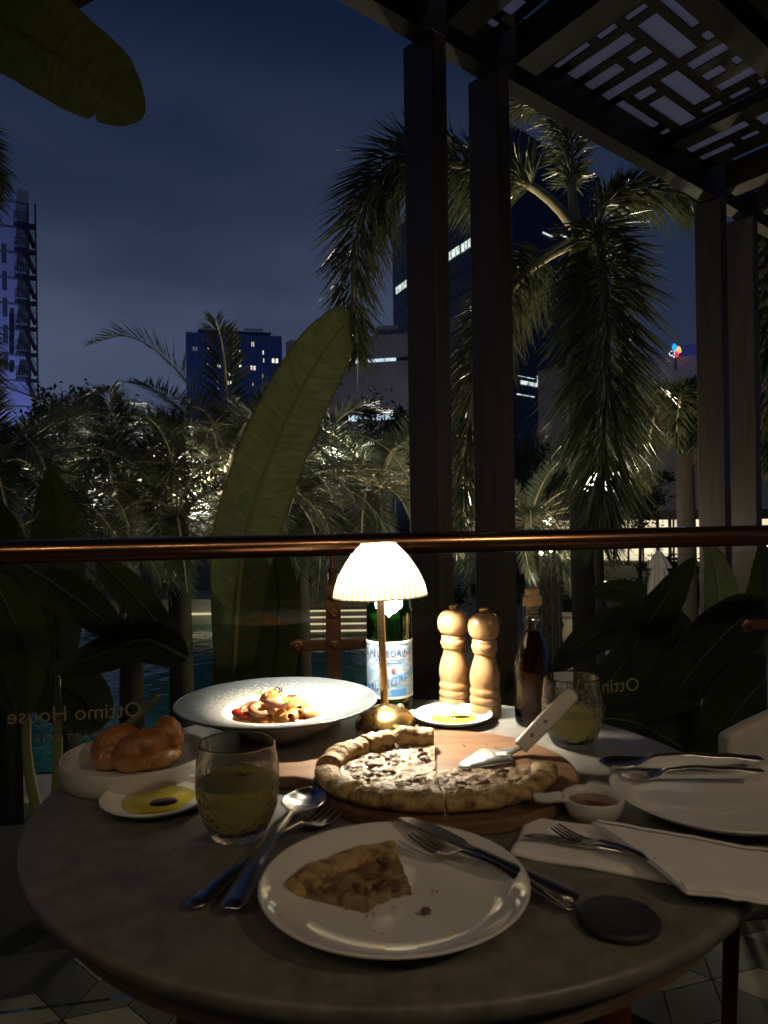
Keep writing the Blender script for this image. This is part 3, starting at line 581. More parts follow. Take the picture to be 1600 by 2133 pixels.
SHRIMP = pbr('cooked_shrimp', (.38, .12, .05), .3, col2=(.46, .24, .13), scale=60, bump=.3, coat=.4)
TOMA = pbr('cooked_tomato', (.50, .045, .02), .2, coat=.5, col2=(.38, .03, .015), scale=40)
BASIL = pbr('basil_leaf', (.09, .24, .03), .4, col2=(.13, .32, .05), scale=60)
HERBD = pbr('dark_purple_cress', (.05, .018, .03), .4)
random.seed(21)
def shell(L_, r_, bend, twist):
    m = MB()
    def fn(a, b):
        q = (b - .5) * 4.6; x = (a - .5) * L_; rr = r_ * (1 - (2 * a - 1) ** 2 * .72) + .0012
        return Vector((x, rr * math.sin(q) * (1 + .12 * math.sin(a * 18)), rr * -math.cos(q) * .8 + bend * x * x / L_ * 4 + .0006 * math.sin(a * 60)))
    m.grid(fn, 10, 10); return m
m = MB(); m.ell((0, 0, .016), (.060, .056, .024), 40, 20); m.v = [p + Vector((p.x, p.y, p.z - .01)).normalized() * (.0035 * noise.noise(p * 95) + .0018 * noise.noise(p * 240)) for p in m.v]; m.build('sauce_mound', PASTA, pb, smooth=True)
for k in range(26):
    if k < 14: q = k * 2.4; rr = .007 + .043 * math.sqrt(k / 14); zz = .0315 + .006 * random.random() - rr * .16
    else: q = k * 2.1; rr = .004 + .026 * random.random(); zz = .040 + .008 * random.random() - rr * .15
    m = shell(random.uniform(.034, .043), random.uniform(.0115, .0150), random.uniform(-.15, .2), 0)
    o_ = m.build('pasta_shell', PASTA, pb, smooth=True, mods=[('SOLIDIFY', {'thickness': .002})]); o_.location = (rr * math.cos(q), rr * math.sin(q), zz); o_.rotation_euler = (random.uniform(2.2, 4.2), random.uniform(-.5, .5), random.uniform(0, 6.3))
for k, (x, y, z, a) in enumerate(((-.038, -.020, .044, .4), (-.018, -.04, .045, 2.2), (.004, -.026, .053, 3.5))):
    pts = [Vector((x + .013 * math.cos(a + t * .55), y + .013 * math.sin(a + t * .55), z + .002 * math.sin(t))) for t in range(7)]
    m = MB(); m.tube(cat(pts, 16), [.0085 - .00028 * i * (1 + .15 * (i % 2)) for i in range(17)], 10); m.build('shrimp', SHRIMP, pb, smooth=True)
for x, y, z in ((-.055, -.028, .040), (.02, .028, .046), (-.044, -.040, .038)):
    m = MB(); m.ell((x, y, z), (.0105, .0085, .006), 12, 8); m.build('tomato_piece', TOMA, pb, smooth=True)
for x, y, z, a in ((.016, -.036, .052, .5), (.024, -.030, .053, .9), (-.03, .02, .053, 2.4)):
    m = MB(); m.grid(lambda i, j: Vector((x + math.cos(a) * (i - .5) * .022 - math.sin(a) * (j - .5) * .008 * math.sin(PI * min(.97, max(.03, i))), y + math.sin(a) * (i - .5) * .022 + math.cos(a) * (j - .5) * .008 * math.sin(PI * min(.97, max(.03, i))), z + .004 * i + .003 * abs(j - .5))), 8, 4); m.build('basil_leaf', BASIL, pb, smooth=True)
for x, y, a in ((-.012, .012, .6), (.002, .004, 1.4)):
    m = MB(); m.tube(cat([(x, y, .054), (x + .012 * math.cos(a), y + .012 * math.sin(a), .067), (x + .018 * math.cos(a), y + .018 * math.sin(a), .058)], 10), .0011, 6); m.build('cress_stem', HERBD, pb, smooth=True)
# bread dish and roll
bd = thing('bread_dish', 'low straight-sided white stoneware dish holding the bread', 'dish', T(284, 1614))
m = MB(); m.lathe([(0, .002), (.084, .002), (.087, 0), (.0905, .002), (.0925, .012), (.0935, .0285), (.0925, .0302), (.0905, .0295), (.0895, .012), (.086, .0065), (0, .0055)], 96); m.build('dish_body', PORC2, bd, smooth=True, angle=60)
br = thing('bread_roll', 'glossy twisted brioche roll lying in the white dish', 'bread', bd.location + Vector((-.002, .012, .0065)))
m = MB()
for c_, r_, rot in (((-.030, .006, .027), (.034, .024, .028), (.0, -.35, .45)), ((-.036, -.002, .016), (.024, .026, .018), (0, 0, .3)), ((.010, -.010, .026), (.040, .022, .026), (0, -.32, .50)), ((.036, .012, .033), (.022, .022, .031), (0, 0, 0)), ((.016, .000, .014), (.042, .030, .016), (0, 0, .2)), ((-.014, .004, .012), (.03, .026, .014), (0, 0, .2))):
    from mathutils import Euler
    m.ell(c_, r_, 20, 14, Euler(rot).to_matrix())
o_ = m.build('loaf', BREAD, br, mods=[('REMESH', {'mode': 'VOXEL', 'voxel_size': .0022}), ('SMOOTH', {'factor': .5, 'iterations': 3})]); bake(o_)
for p in o_.data.vertices:
    n_ = noise.noise(p.co * 60) * .0012; fl_ = .0009 * math.sin(math.atan2(p.co.y, p.co.x) * 34) if p.co.z < .02 else 0
    p.co += p.co.normalized() * (n_ + fl_)
    p.co.z = max(p.co.z, .0004)
o_.data.polygons.foreach_set('use_smooth', [True] * len(o_.data.polygons))
# oil dishes
for i, (u, v_, r_) in enumerate(((330, 1677, .0655), (944, 1503, .064))):
    od = thing('oil_dish', ['small white saucer of oil and vinegar beside the left tumbler', 'small white saucer of oil with a vinegar drop under the pepper mills'][i], 'saucer', T(u, v_), rz=(.3, 0)[i], group='oil and vinegar saucers')
    m = MB(); m.lathe(dishprof(r_, .0145, .004, .52, .55), 72); m.build('saucer', PORC, od, smooth=True)
    if i: m = MB(); m.prism([(-.055, -.004), (-.062, .03), (-.071, .026), (-.066, .0)], .009, .0125); m.build('pouring_tab', PORC, od, mods=[('BEVEL', {'width': .0015, 'segments': 2})])
    def wob(q, j): return 1 + .012 * math.sin(3 * q + 1) + .008 * math.sin(5 * q)
    ro = r_ * (.63, .58)[i]
    m = MB(); m.lathe([(ro, .0062 if i else .0075), (ro * .97, .0072 if i else .0088), (0, .0073 if i else .0089)], 48, wob=wob); m.build('oil_pool', OIL, od, smooth=True)
    m = MB(); m.lathe([(1, 0), (.94, .0009), (.6, .0016), (0, .0018)], 32); m.v = [Vector((p.x * (.016, .0165)[i] + (.006, .012)[i], p.y * (.012, .009)[i] + (-.017, .0)[i], p.z + (.0089, .0072)[i])) for p in m.v]; m.build('vinegar_drop', BALS, od, smooth=True)
    if i: m = MB(); m.lathe([(1, 0), (.8, .0008), (0, .001)], 20); m.v = [Vector((p.x * .006 - .012, p.y * .0022 - .002, p.z + .0072)) for p in m.v]; m.build('vinegar_drop', BALS, od, smooth=True)
# dinner plates
PL = [(0, .002), (.068, .002), (.070, 0), (.073, 0), (.076, .003), (.100, .0105), (.1155, .0195), (.117, .021), (.1165, .0222), (.114, .0218), (.104, .0155), (.094, .0095), (.084, .0066), (.07, .0058), (0, .0055)]
dp = thing('dinner_plate', 'glossy white dinner plate with a pizza slice nearest the viewer', 'plate', T(821, 1856, .01) - Vector((0, 0, .01)), group='white dinner plates')
m = MB(); m.lathe(PL, 128); m.build('plate_body', PORC, dp, smooth=True)
dq = thing('dinner_plate', 'empty white dinner plate with a spoon and fork at the right edge', 'plate', (.372, .842, TZ), group='white dinner plates')
inst(dp.children[0], dq)
# ------------------------------------------------------------------ pizza, board, server
bo = thing('pizza_board', 'round acacia serving board under the pizza', 'board', (.07, .938, TZ))
bpts = []
for k in range(96):
    q = 2 * PI * k / 96; dq_ = (q - PI + PI) % (2 * PI) - PI
    bpts.append((.166 * math.cos(q), .166 * math.sin(q)))
hp = [(-.158, .050), (-.185, .034), (-.235, .03), (-.252, .018), (-.254, -.008), (-.238, -.02), (-.185, -.022), (-.162, -.034)]
lo_ = [p for p in bpts if not (p[0] < -.152 and -.036 < p[1] < .052)]
i0 = max(range(len(lo_)), key=lambda i: lo_[i][0] * -1 if lo_[i][1] > 0 else -9)
m = MB(); m.prism(lo_[:i0 + 1] + hp + lo_[i0 + 1:], .0, .016); m.build('board_body', BOARD, bo, mods=[('BEVEL', {'width': .004, 'segments': 3, 'limit_method': 'ANGLE'})])
def pslice(r, a0, a1, seed, parent, name='slice', crust_h=.026, n_top=7, loc=(0, 0, 0), rz=0, rin=.004):
    rnd = random.Random(seed); na = 14; rc = r * .87
    def edge(q): return r * (1 + .022 * noise.noise(Vector((math.cos(q) * 2.2, math.sin(q) * 2.2, seed))))
    def zt(x, y, rr):
        p = Vector((x, y, seed * .01)); ta = max(.0, min(1, rr / (r * .2)))
        return .0075 + ta * (.0030 * noise.noise(p * 70) + .0022 * noise.noise(p * 170) + .0012 * abs(noise.noise(p * 330))) + .004 * max(0, (rr / r - .75))
    m = MB(); nr = 46; na = 40
    def top(a, b):
        q = a0 + (a1 - a0) * a; rr = rin * (1 + (.12 * noise.noise(Vector((q * 9, seed, 0))) if rin > .01 else 0)) + (rc - rin) * b; x, y = rr * math.cos(q), rr * math.sin(q); return Vector((x, y, zt(x, y, rr)))
    m.grid(top, na, nr)
    m.grid(lambda a, b: Vector((top(a, b).x, top(a, b).y, .0005)), na, 3)
    for aa in (0, 1): m.grid(lambda a, b: Vector((top(aa, a).x, top(aa, a).y, .0005 + (top(aa, a).z - .0005) * b)), nr, 1)
    m.grid(lambda a, b: Vector((top(a, 0).x, top(a, 0).y, .0005 + (top(a, 0).z - .0005) * b)), na, 1)
    s_ = m.build(name, CHEESE, parent, smooth=True, angle=50, merge=True); s_.location = loc; s_.rotation_euler = (0, 0, rz)
    m = MB(); nc = 20; ncs = 44; ring = []
    for i in range(ncs + 1):
        q = a0 + (a1 - a0) * i / ncs; R_ = edge(q); ph = noise.noise(Vector((q * 5.2, seed * 1.7, 0))) + .5 * noise.noise(Vector((q * 13, seed, 4))); hh = crust_h * (1 + .26 * ph); wd = (R_ - rc + .012) / 2
        ce = (1 if 0 < i < ncs else .9)
        for k in range(nc):
            w_ = 2 * PI * k / nc; cx = math.cos(w_); cz = math.sin(w_)
            rr = rc - .010 + wd + wd * cx * ce; z = max(.0006, hh * .5 + hh * .5 * cz * ce); z += .0013 * noise.noise(Vector((rr * math.cos(q) * 75, rr * math.sin(q) * 75, z * 75 + seed))) + .0006 * noise.noise(Vector((rr * math.cos(q) * 210, rr * math.sin(q) * 210, z * 210 + seed))); rr += .0022 * noise.noise(Vector((rr * math.cos(q) * 60, seed, z * 90)))
            ring.append(Vector((rr * math.cos(q), rr * math.sin(q), max(.0005, z))))
    f = [(i * nc + k, (i + 1) * nc + k, (i + 1) * nc + (k + 1) % nc, i * nc + (k + 1) % nc) for i in range(ncs) for k in range(nc)] + [tuple(range(nc)), tuple(reversed(range(ncs * nc, ncs * nc + nc)))]
    m.add(ring, f); m.build('crust', CRUST, s_, smooth=True, angle=60, merge=True)
    for k in range(n_top):
        q = a0 + (a1 - a0) * rnd.uniform(.1, .9); rr = max(rin * 1.15, rc * math.sqrt(rnd.uniform(.08, .9))); x, y = rr * math.cos(q), rr * math.sin(q); s0 = rnd.uniform(.0035, .0075)
        mm = MB(); mm.ell((0, 0, 0), (s0 * 1.25, s0 * rnd.uniform(.6, 1.0), s0 * rnd.uniform(.35, .6)), 16, 10)
        ez = Euler((rnd.uniform(-.3, .3), rnd.uniform(-.3, .3), rnd.uniform(0, 6.3))).to_matrix(); off_ = Vector((x, y, zt(x, y, rr) - s0 * .05))
        mm.v = [ez @ (p * (1 + .75 * noise.noise(p * 200 + Vector((k, seed, 0))) + .35 * noise.noise(p * 520 + Vector((0, k, seed))))) + off_ for p in mm.v]
        mm.build('mushroom_piece', MEAT, s_, smooth=True)
    return s_
pz = thing('pizza', 'mushroom and cheese pizza with two slices missing on the wooden board', 'pizza', (.058, .908, TZ + .0165)); pz.scale = (1, .83, 1)
a0 = 87
for k in range(6):
    s_ = pslice(.145, R(a0 + 46 * k + .5), R(a0 + 46 * (k + 1) - .5), 3 + k * 5, pz, crust_h=(.028 if k == 0 else .025 if k == 1 else .020), n_top=15)
tp = T(885, 1918, .012); cp = T(706, 1800, .012); dv = cp - tp; ang = math.atan2(dv.y, dv.x)
ps = thing('pizza_slice', 'half-eaten mushroom pizza slice lying on the nearest plate', 'pizza slice', Vector((tp.x, tp.y, TZ + .0068)), ang)
pslice(dv.length + .006, R(-27), R(27), 77, ps, name='slice_base', crust_h=.017, n_top=14, rin=dv.length * .42)
m = MB(); m.ell((0, 0, .0), (.0045, .003, .003), 10, 7); cb = tag(m.build('mushroom_crumb', MEAT, None, smooth=True), 'small dark mushroom crumb dropped on the nearest plate', 'crumb'); cb.location = T(887, 1897, .01)
rc_ = random.Random(4); m = MB()
for k in range(34):
    if k < 20: p = T(rc_.gauss(760, 90), rc_.gauss(1890, 40), .0068)
    else: p = T(rc_.uniform(960, 1080), rc_.uniform(1545, 1585), .0175)
    s0 = rc_.uniform(.0006, .0016); n0 = len(m.v); m.ell(p, (s0, s0 * .8, s0 * .7), 6, 4); m.v[n0:] = [q + (q - p) * .5 * noise.noise(q * 900) for q in m.v[n0:]]
tag(m.build('bread_crumbs', CRUST), 'scatter of tiny crumbs around the pizza and the slice', 'crumbs', kind='stuff')
SERV = thing('pizza_server', 'steel pizza server with riveted cream handle resting on the board', 'pizza server', T(1080, 1560, .03))
h0 = at(1084, 1556, .985); h1 = at(1196, 1442, 1.005); hd = (h1 - h0).normalized(); hs = hd.cross(Vector((.25, -.75, .6))).normalized(); hn = hs.cross(hd)
if hn.y > 0: hs, hn = -hs, -hn
hl = (h1 - h0).length
m = MB()
def hfn(a, b):
    q = 2 * PI * b; wv = .0108 * (1 - .12 * math.cos(a * PI * 2) * .5) * (1 if a < .93 else math.sqrt(max(.02, 1 - ((a - .93) / .075) ** 2))); tv = .0075 * (1 if a < .93 else math.sqrt(max(.02, 1 - ((a - .93) / .075) ** 2)))
    c_, s_ = math.cos(q), math.sin(q); ex = lambda t: math.copysign(abs(t) ** .55, t)
    return h0 + hd * hl * a + hs * wv * ex(c_) + hn * tv * ex(s_)
m.grid(hfn, 28, 24); n0 = len(m.v); m.f.append(tuple(range(0, 25))[::-1]); m.build('handle', HANDLE, SERV, smooth=True, off=SERV.location, angle=50, merge=True)
for a in (.2, .45):
    c_ = h0 + hd * hl * a + hn * .0074; m = MB(); m.tube([c_, c_ + hn * .0007], [.0026, .0022], 14); m.build('rivet', pbr('rivet_grey', (.16, .15, .14), .4, .6), SERV, smooth=True, off=SERV.location, angle=40)
tip = T(958, 1598, .020); n1 = T(1038, 1572, .024); nk = at(1068, 1574, .975)
m = MB(); fw = (nk - tip).normalized(); sd = Vector((-fw.y, fw.x, 0)).normalized()
prof = [(0, .004), (.12, .013), (.35, .021), (.58, .029), (.66, .030), (.72, .024), (.80, .012), (.9, .0075), (1, .007)]
base = [tip + (T(1052, 1566, .022) - tip) * min(1, t / .8) if t <= .8 else (T(1052, 1566, .022)).lerp(h0, (t - .8) / .2) for t, _ in prof]
vv = []
for (t, w_), p in zip(prof, base): vv += [p - sd * w_, p + sd * w_]
m.add(vv, [(2 * i, 2 * i + 2, 2 * i + 3, 2 * i + 1) for i in range(len(prof) - 1)]); m.build('blade', STEELB, SERV, off=SERV.location, smooth=True, mods=[('SOLIDIFY', {'thickness': .0016})])
# sauce ramekin with handle
sb = thing('sauce_dish', 'small white handled dish of red-brown sauce next to the napkin', 'sauce dish', T(1236, 1703)); sb.scale = (.92, .92, .92)
m = MB(); m.lathe([(0, .001), (.022, .001), (.024, 0), (.030, .006), (.0345, .016), (.0362, .025), (.0355, .0272), (.0335, .0265), (.0318, .018), (.027, .009), (.018, .005), (0, .0045)], 64); m.build('bowl', PORC2, sb, smooth=True)
m = MB(); m.lathe([(.0312, .0175), (.03, .0182), (0, .0183)], 48); m.build('sauce', SAUCE, sb, smooth=True)
e_ = T(1100, 1668, .030) - sb.location
pth = cat([Vector((-.028, -.004, .017)), Vector((-.042, -.002, .018)), Vector((e_.x * .8, e_.y * .75, .022)), Vector((e_.x, e_.y, .025))], 14)
m = MB(); m.grid(lambda a, b: pth[int(a * 14)] + Vector((-.0, 1, 0)) * (b - .5) * (.028 - .006 * a) * (1 if a < .9 else .72) + Vector((0, 0, .007 * (2 * b - 1) ** 2 + .006 * a)), 14, 8); m.build('handle', PORC2, sb, smooth=True, mods=[('SOLIDIFY', {'thickness': .004}), ('SUBSURF', {'levels': 1, 'render_levels': 1})])
# ------------------------------------------------------------------ cutlery
def sweep(stn, nv=8, n=36):
    xs = [s[0] for s in stn]
    def lerp(x):
        for a, b in zip(stn, stn[1:]):
            if a[0] <= x <= b[0]:
                t = (x - a[0]) / (b[0] - a[0]); t2 = t * t * (3 - 2 * t); return [a[i] + (b[i] - a[i]) * (t2 if i != 0 else t) for i in range(4)]
        return stn[-1]
    def fn(a, b):
        x, hw, z, sg = lerp(xs[0] + (xs[-1] - xs[0]) * a); c_ = 2 * b - 1; return Vector((x, c_ * hw, z - sg * (1 - c_ * c_)))
    m = MB(); m.grid(fn, n, nv); return m
SP = [(0, .0045, .004, 0), (.006, .0085, .004, -.0028), (.05, .0068, .009, -.0030), (.10, .0040, .0135, -.0022), (.132, .0029, .0135, -.0018), (.142, .0045, .0115, .0), (.149, .0115, .0105, .003), (.162, .0190, .0100, .0065), (.176, .0205, .0100, .0078), (.190, .0155, .0105, .006), (.197, .0085, .011, .003), (.200, .002, .0112, .0004)]
FKH = [(0, .0045, .004, 0), (.006, .0085, .004, -.0028), (.05, .0068, .009, -.0030), (.10, .0040, .0135, -.0022), (.132, .0029, .0120, -.0018), (.140, .006, .0090, 0), (.148, .0115, .0065, .001), (.160, .0128, .0045, .0015)]
def place(o, tail, head, flip=0):
    tail, head = Vector(tail), Vector(head); x = (head - tail); sc_ = x.length / .2; x.normalize(); y = Vector((0, 0, 1)).cross(x).normalized(); z = x.cross(y)
    M_ = Matrix((x, y, z)).transposed().to_4x4(); o.matrix_world = Matrix.Translation(tail) @ M_ @ Matrix.Rotation(flip, 4, 'X') @ Matrix.Scale(sc_, 4)
SOL = [('SOLIDIFY', {'thickness': .0017, 'offset': 1}), ('SUBSURF', {'levels': 1, 'render_levels': 2})]
def spoon(label, tail, head, group=None):
    r_ = thing('spoon', label, 'spoon', group=group); m = sweep(SP, 8, 44); m.build('spoon_body', STEEL, r_, smooth=True, mods=SOL); place(r_, tail, head); return r_
def fork(label, tail, head, group=None):
    r_ = thing('fork', label, 'fork', group=group); m = sweep(FKH, 8, 36); m.build('handle', STEEL, r_, smooth=True, mods=SOL)
    for k in range(4):
        y = -.0103 + k * .00687; mt = MB(); mt.grid(lambda a, b: Vector((.159 + .041 * a, y * (1 - .05 * a) + (b - .5) * (.0044 - .0022 * a), .0034 + .0075 * a * a + .001 * (1 - (2 * b - 1) ** 2))), 8, 2); mt.build('tine', STEEL, r_, smooth=True, mods=SOL)
    place(r_, tail, head); return r_
def knife(label, tail, head, group=None):
    r_ = thing('knife', label, 'knife', group=group); m = MB()
    def hf(a, b):
        q = 2 * PI * b; w_ = (.0085 - .003 * a) * (1 if a > .05 else .6 + 8 * a); return Vector((.105 * a, w_ * math.cos(q), .0055 + (.0042 - .001 * a) * (1 if a > .05 else .6 + 8 * a) * math.sin(q)))
    m.grid(hf, 20, 16); m.f += [tuple(range(0, 16 * 21, 21)), tuple(reversed(range(20, 16 * 21, 21)))]; m.build('handle', STEEL, r_, smooth=True, angle=60)
    m = MB(); pts = [(.100, -.005), (.118, -.0045), (.124, -.009), (.150, -.0108), (.175, -.0095), (.190, -.004), (.200, .0065), (.19, .0072), (.15, .0075), (.12, .006), (.100, .005)]
    m.prism(pts, .0046, .0064); m.build('blade', STEEL, r_, mods=[('BEVEL', {'width': .0007, 'segments': 1})]); place(r_, tail, head); return r_
fork('steel fork lying under the spoon beside the left tumbler', T(396, 1903, .001), T(716, 1688, .001))
spoon('steel spoon with lamp reflections lying left of the nearest plate', T(480, 1908, .0055), T(652, 1664, .0055))
fork('steel fork with its tines resting on the nearest plate', T(1198, 1902, .002), T(858, 1752, .017))
knife('steel knife propped on the rim of the nearest plate', T(1200, 1884, .008), T(836, 1710, .024))
spoon('steel spoon resting across the empty right-hand plate', T(1588, 1588, .028), T(1248, 1606, .024))
fork('steel fork lying alongside the spoon on the right-hand plate', T(1590, 1612, .022), T(1290, 1627, .014))
# napkin with cutlery
nk_ = thing('napkin', 'folded white napkin with a pocket at the right of the table', 'napkin', T(1340, 1800))
def patch(pts, nu, nv, z, th, amp, seed, ar=(0, 1), br_=(0, 1), dz=0):
    A_, B_, C_, D_ = pts
    def fn(a, b):
        p = A_.lerp(D_, a).lerp(B_.lerp(C_, a), b); e = min(b, 1 - b, a * 3); p = p.copy()
        p.z = TZ + z + .0022 * math.sin(a * 9 + b * 7 + seed) * b * (1 - b) * 2 + amp * noise.noise(Vector((a * 5 + seed, b * 3, seed))) + amp * .6 * noise.noise(Vector((a * 13, b * 5 + seed, 1))) - (.003 if e < .03 else 0)
        p += Vector((0, .002 * noise.noise(Vector((a * 4, seed, b))), 0)); return p
    m = MB(); m.grid(lambda a, b: fn(ar[0] + (ar[1] - ar[0]) * a, br_[0] + (br_[1] - br_[0]) * b) + Vector((0, 0, dz)), nu, nv); return m
E_ = 1690
m = patch((T(1058, 1786), T(1098, 1707), T(E_, 1800), T(E_, 1900)), 40, 14, .0075, .006, .0022, 2); m.build('bottom_layer', LINEN, nk_, smooth=True, off=nk_.location, mods=[('SOLIDIFY', {'thickness': .006, 'offset': -1}), ('SUBSURF', {'levels': 1, 'render_levels': 1})])
m = patch((T(1428, 1868, .012), T(1226, 1717, .012), T(E_, 1798, .012), T(E_, 1902, .012)), 30, 14, .0185, .003, .0018, 5); m.build('folded_flap', LINEN, nk_, smooth=True, off=nk_.location, mods=[('SOLIDIFY', {'thickness': .0035, 'offset': -1}), ('SUBSURF', {'levels': 1, 'render_levels': 1})])
fp = (T(1428, 1868, .012), T(1226, 1717, .012), T(E_, 1798, .012), T(E_, 1902, .012))
for ar_, bb_ in (((.0, .045), (.02, .98)), ((.02, .98), (.02, .075)), ((.02, .98), (.925, .98))):
    m = patch(fp, 24, 6, .0185, .003, .0018, 5, ar_, bb_, .0022); m.build('hem', LINEN, nk_, smooth=True, off=nk_.location, mods=[('SOLIDIFY', {'thickness': .0016, 'offset': -1}), ('SUBSURF', {'levels': 1, 'render_levels': 1})])
knife('dark steel knife tucked in the napkin pocket', T(1430, 1803, .009), T(1090, 1746, .009))
fork('steel fork tucked in the napkin pocket below the knife', T(1470, 1850, .009), T(1155, 1738, .0125))
dk = thing('coaster_disc', 'small dark round disc near the table edge below the napkin', 'disc', T(1288, 1925))
m = MB(); m.lathe([(0, .0005), (.029, .0005), (.0325, .002), (.0335, .0045), (.032, .0072), (.028, .0084), (.012, .0088), (0, .0088)], 56); m.build('disc_body', DARKST, dk, smooth=True)
# ------------------------------------------------------------------ foliage
def leafmat(name, col, col2, tr=.3, rough=.4, vein=0):
    m, nt, o = newmat(name); n = nt.nodes; l = nt.links
    b = n.new('ShaderNodeBsdfPrincipled'); b.inputs['Roughness'].default_value = rough; b.inputs['Specular IOR Level'].default_value = .5 if rough < .5 else .2
    oi = n.new('ShaderNodeTexCoord'); t = n.new('ShaderNodeTexNoise'); t.inputs['Scale'].default_value = 3.5; t.inputs['Detail'].default_value = 4; l.new(oi.outputs['Object'], t.inputs['Vector'])
    mx = n.new('ShaderNodeMixRGB'); mx.inputs[1].default_value = (*col, 1); mx.inputs[2].default_value = (*col2, 1); r = n.new('ShaderNodeMapRange'); r.inputs[1].default_value = .35; r.inputs[2].default_value = .65; l.new(t.outputs['Fac'], r.inputs[0]); l.new(r.outputs[0], mx.inputs[0])
    colr = mx.outputs[0]
    if vein:
        uv = n.new('ShaderNodeUVMap'); wv = n.new('ShaderNodeTexWave'); wv.inputs['Scale'].default_value = vein; wv.inputs['Distortion'].default_value = .6; wv.inputs['Detail'].default_value = 2; l.new(uv.outputs[0], wv.inputs['Vector'])
        m2_ = n.new('ShaderNodeMixRGB'); m2_.blend_type = 'MULTIPLY'; m2_.inputs[0].default_value = .26; l.new(colr, m2_.inputs[1]); l.new(wv.outputs['Color'], m2_.inputs[2]); colr = m2_.outputs[0]
        mpv = n.new('ShaderNodeMapping'); mpv.inputs['Scale'].default_value = (14, 1.2, 1); l.new(uv.outputs[0], mpv.inputs[0]); tn = n.new('ShaderNodeTexNoise'); tn.inputs['Scale'].default_value = 1.6; tn.inputs['Detail'].default_value = 5; l.new(mpv.outputs[0], tn.inputs['Vector'])
        rn = n.new('ShaderNodeMapRange'); rn.inputs[1].default_value = .3; rn.inputs[2].default_value = .75; rn.inputs[3].default_value = .62; rn.inputs[4].default_value = 1.2; l.new(tn.outputs['Fac'], rn.inputs[0])
        m3_ = n.new('ShaderNodeMixRGB'); m3_.blend_type = 'MULTIPLY'; m3_.inputs[0].default_value = 1; l.new(colr, m3_.inputs[1]); l.new(rn.outputs[0], m3_.inputs[2])
        su = n.new('ShaderNodeSeparateXYZ'); l.new(uv.outputs[0], su.inputs[0]); ed = n.new('ShaderNodeMapRange'); ed.inputs[1].default_value = .93; ed.inputs[2].default_value = 1; l.new(su.outputs[1], ed.inputs[0])
        me_ = n.new('ShaderNodeMixRGB'); me_.inputs[2].default_value = (.11, .07, .03, 1); l.new(ed.outputs[0], me_.inputs[0]); l.new(m3_.outputs[0], me_.inputs[1]); colr = me_.outputs[0]
        bp = n.new('ShaderNodeBump'); bp.inputs['Strength'].default_value = .5; bp.inputs['Distance'].default_value = .005; l.new(wv.outputs['Fac'], bp.inputs['Height']); l.new(bp.outputs[0], b.inputs['Normal'])
    l.new(colr, b.inputs['Base Color'])
    tr_ = n.new('ShaderNodeBsdfTranslucent'); l.new(colr, tr_.inputs[0]); ms = n.new('ShaderNodeMixShader'); ms.inputs[0].default_value = tr; l.new(b.outputs[0], ms.inputs[1]); l.new(tr_.outputs[0], ms.inputs[2]); l.new(ms.outputs[0], o.inputs[0])
    return m
PHX = leafmat('phoenix_leaflets', (.075, .09, .055), (.115, .13, .085), .25, .27)
FOX = leafmat('foxtail_leaflets', (.06, .072, .034), (.11, .12, .06), .3, .27)
BAN = leafmat('banana_blade', (.225, .28, .115), (.275, .325, .135), .3, .32, vein=26)
BAND = leafmat('dark_banana_blade', (.055, .068, .024), (.07, .085, .03), .25, .62, vein=26)  # darker copy of the banana blade, shade put into the colour
TREE = leafmat('broad_leaves', (.03, .045, .015), (.05, .07, .022), .2, .5)
MID = pbr('leaf_midrib', (.42, .40, .17), .45, col2=(.36, .34, .14), scale=20)
MIDD = pbr('dark_leaf_midrib', (.085, .095, .035), .5, col2=(.07, .08, .03), scale=20)  # midrib darkened to match, shade put into the colour
BAN2 = leafmat('shade_tinted_banana_blade', (.085, .105, .026), (.105, .125, .032), .3, .4, vein=26)  # banana blade again, darkened so the overhead leaf looks shaded
RACH = pbr('palm_rachis', (.40, .34, .20), .5, col2=(.32, .27, .15), scale=12)
TRUNK = pbr('palm_trunk', (.036, .029, .021), .85, col2=(.022, .018, .013), scale=6, stretch=(1, 1, 6), bump=.6, bscale=10)
BARK = pbr('tree_bark', (.08, .06, .04), .85, col2=(.05, .04, .03), scale=6, bump=.5)
UP = Vector((0, 0, 1))
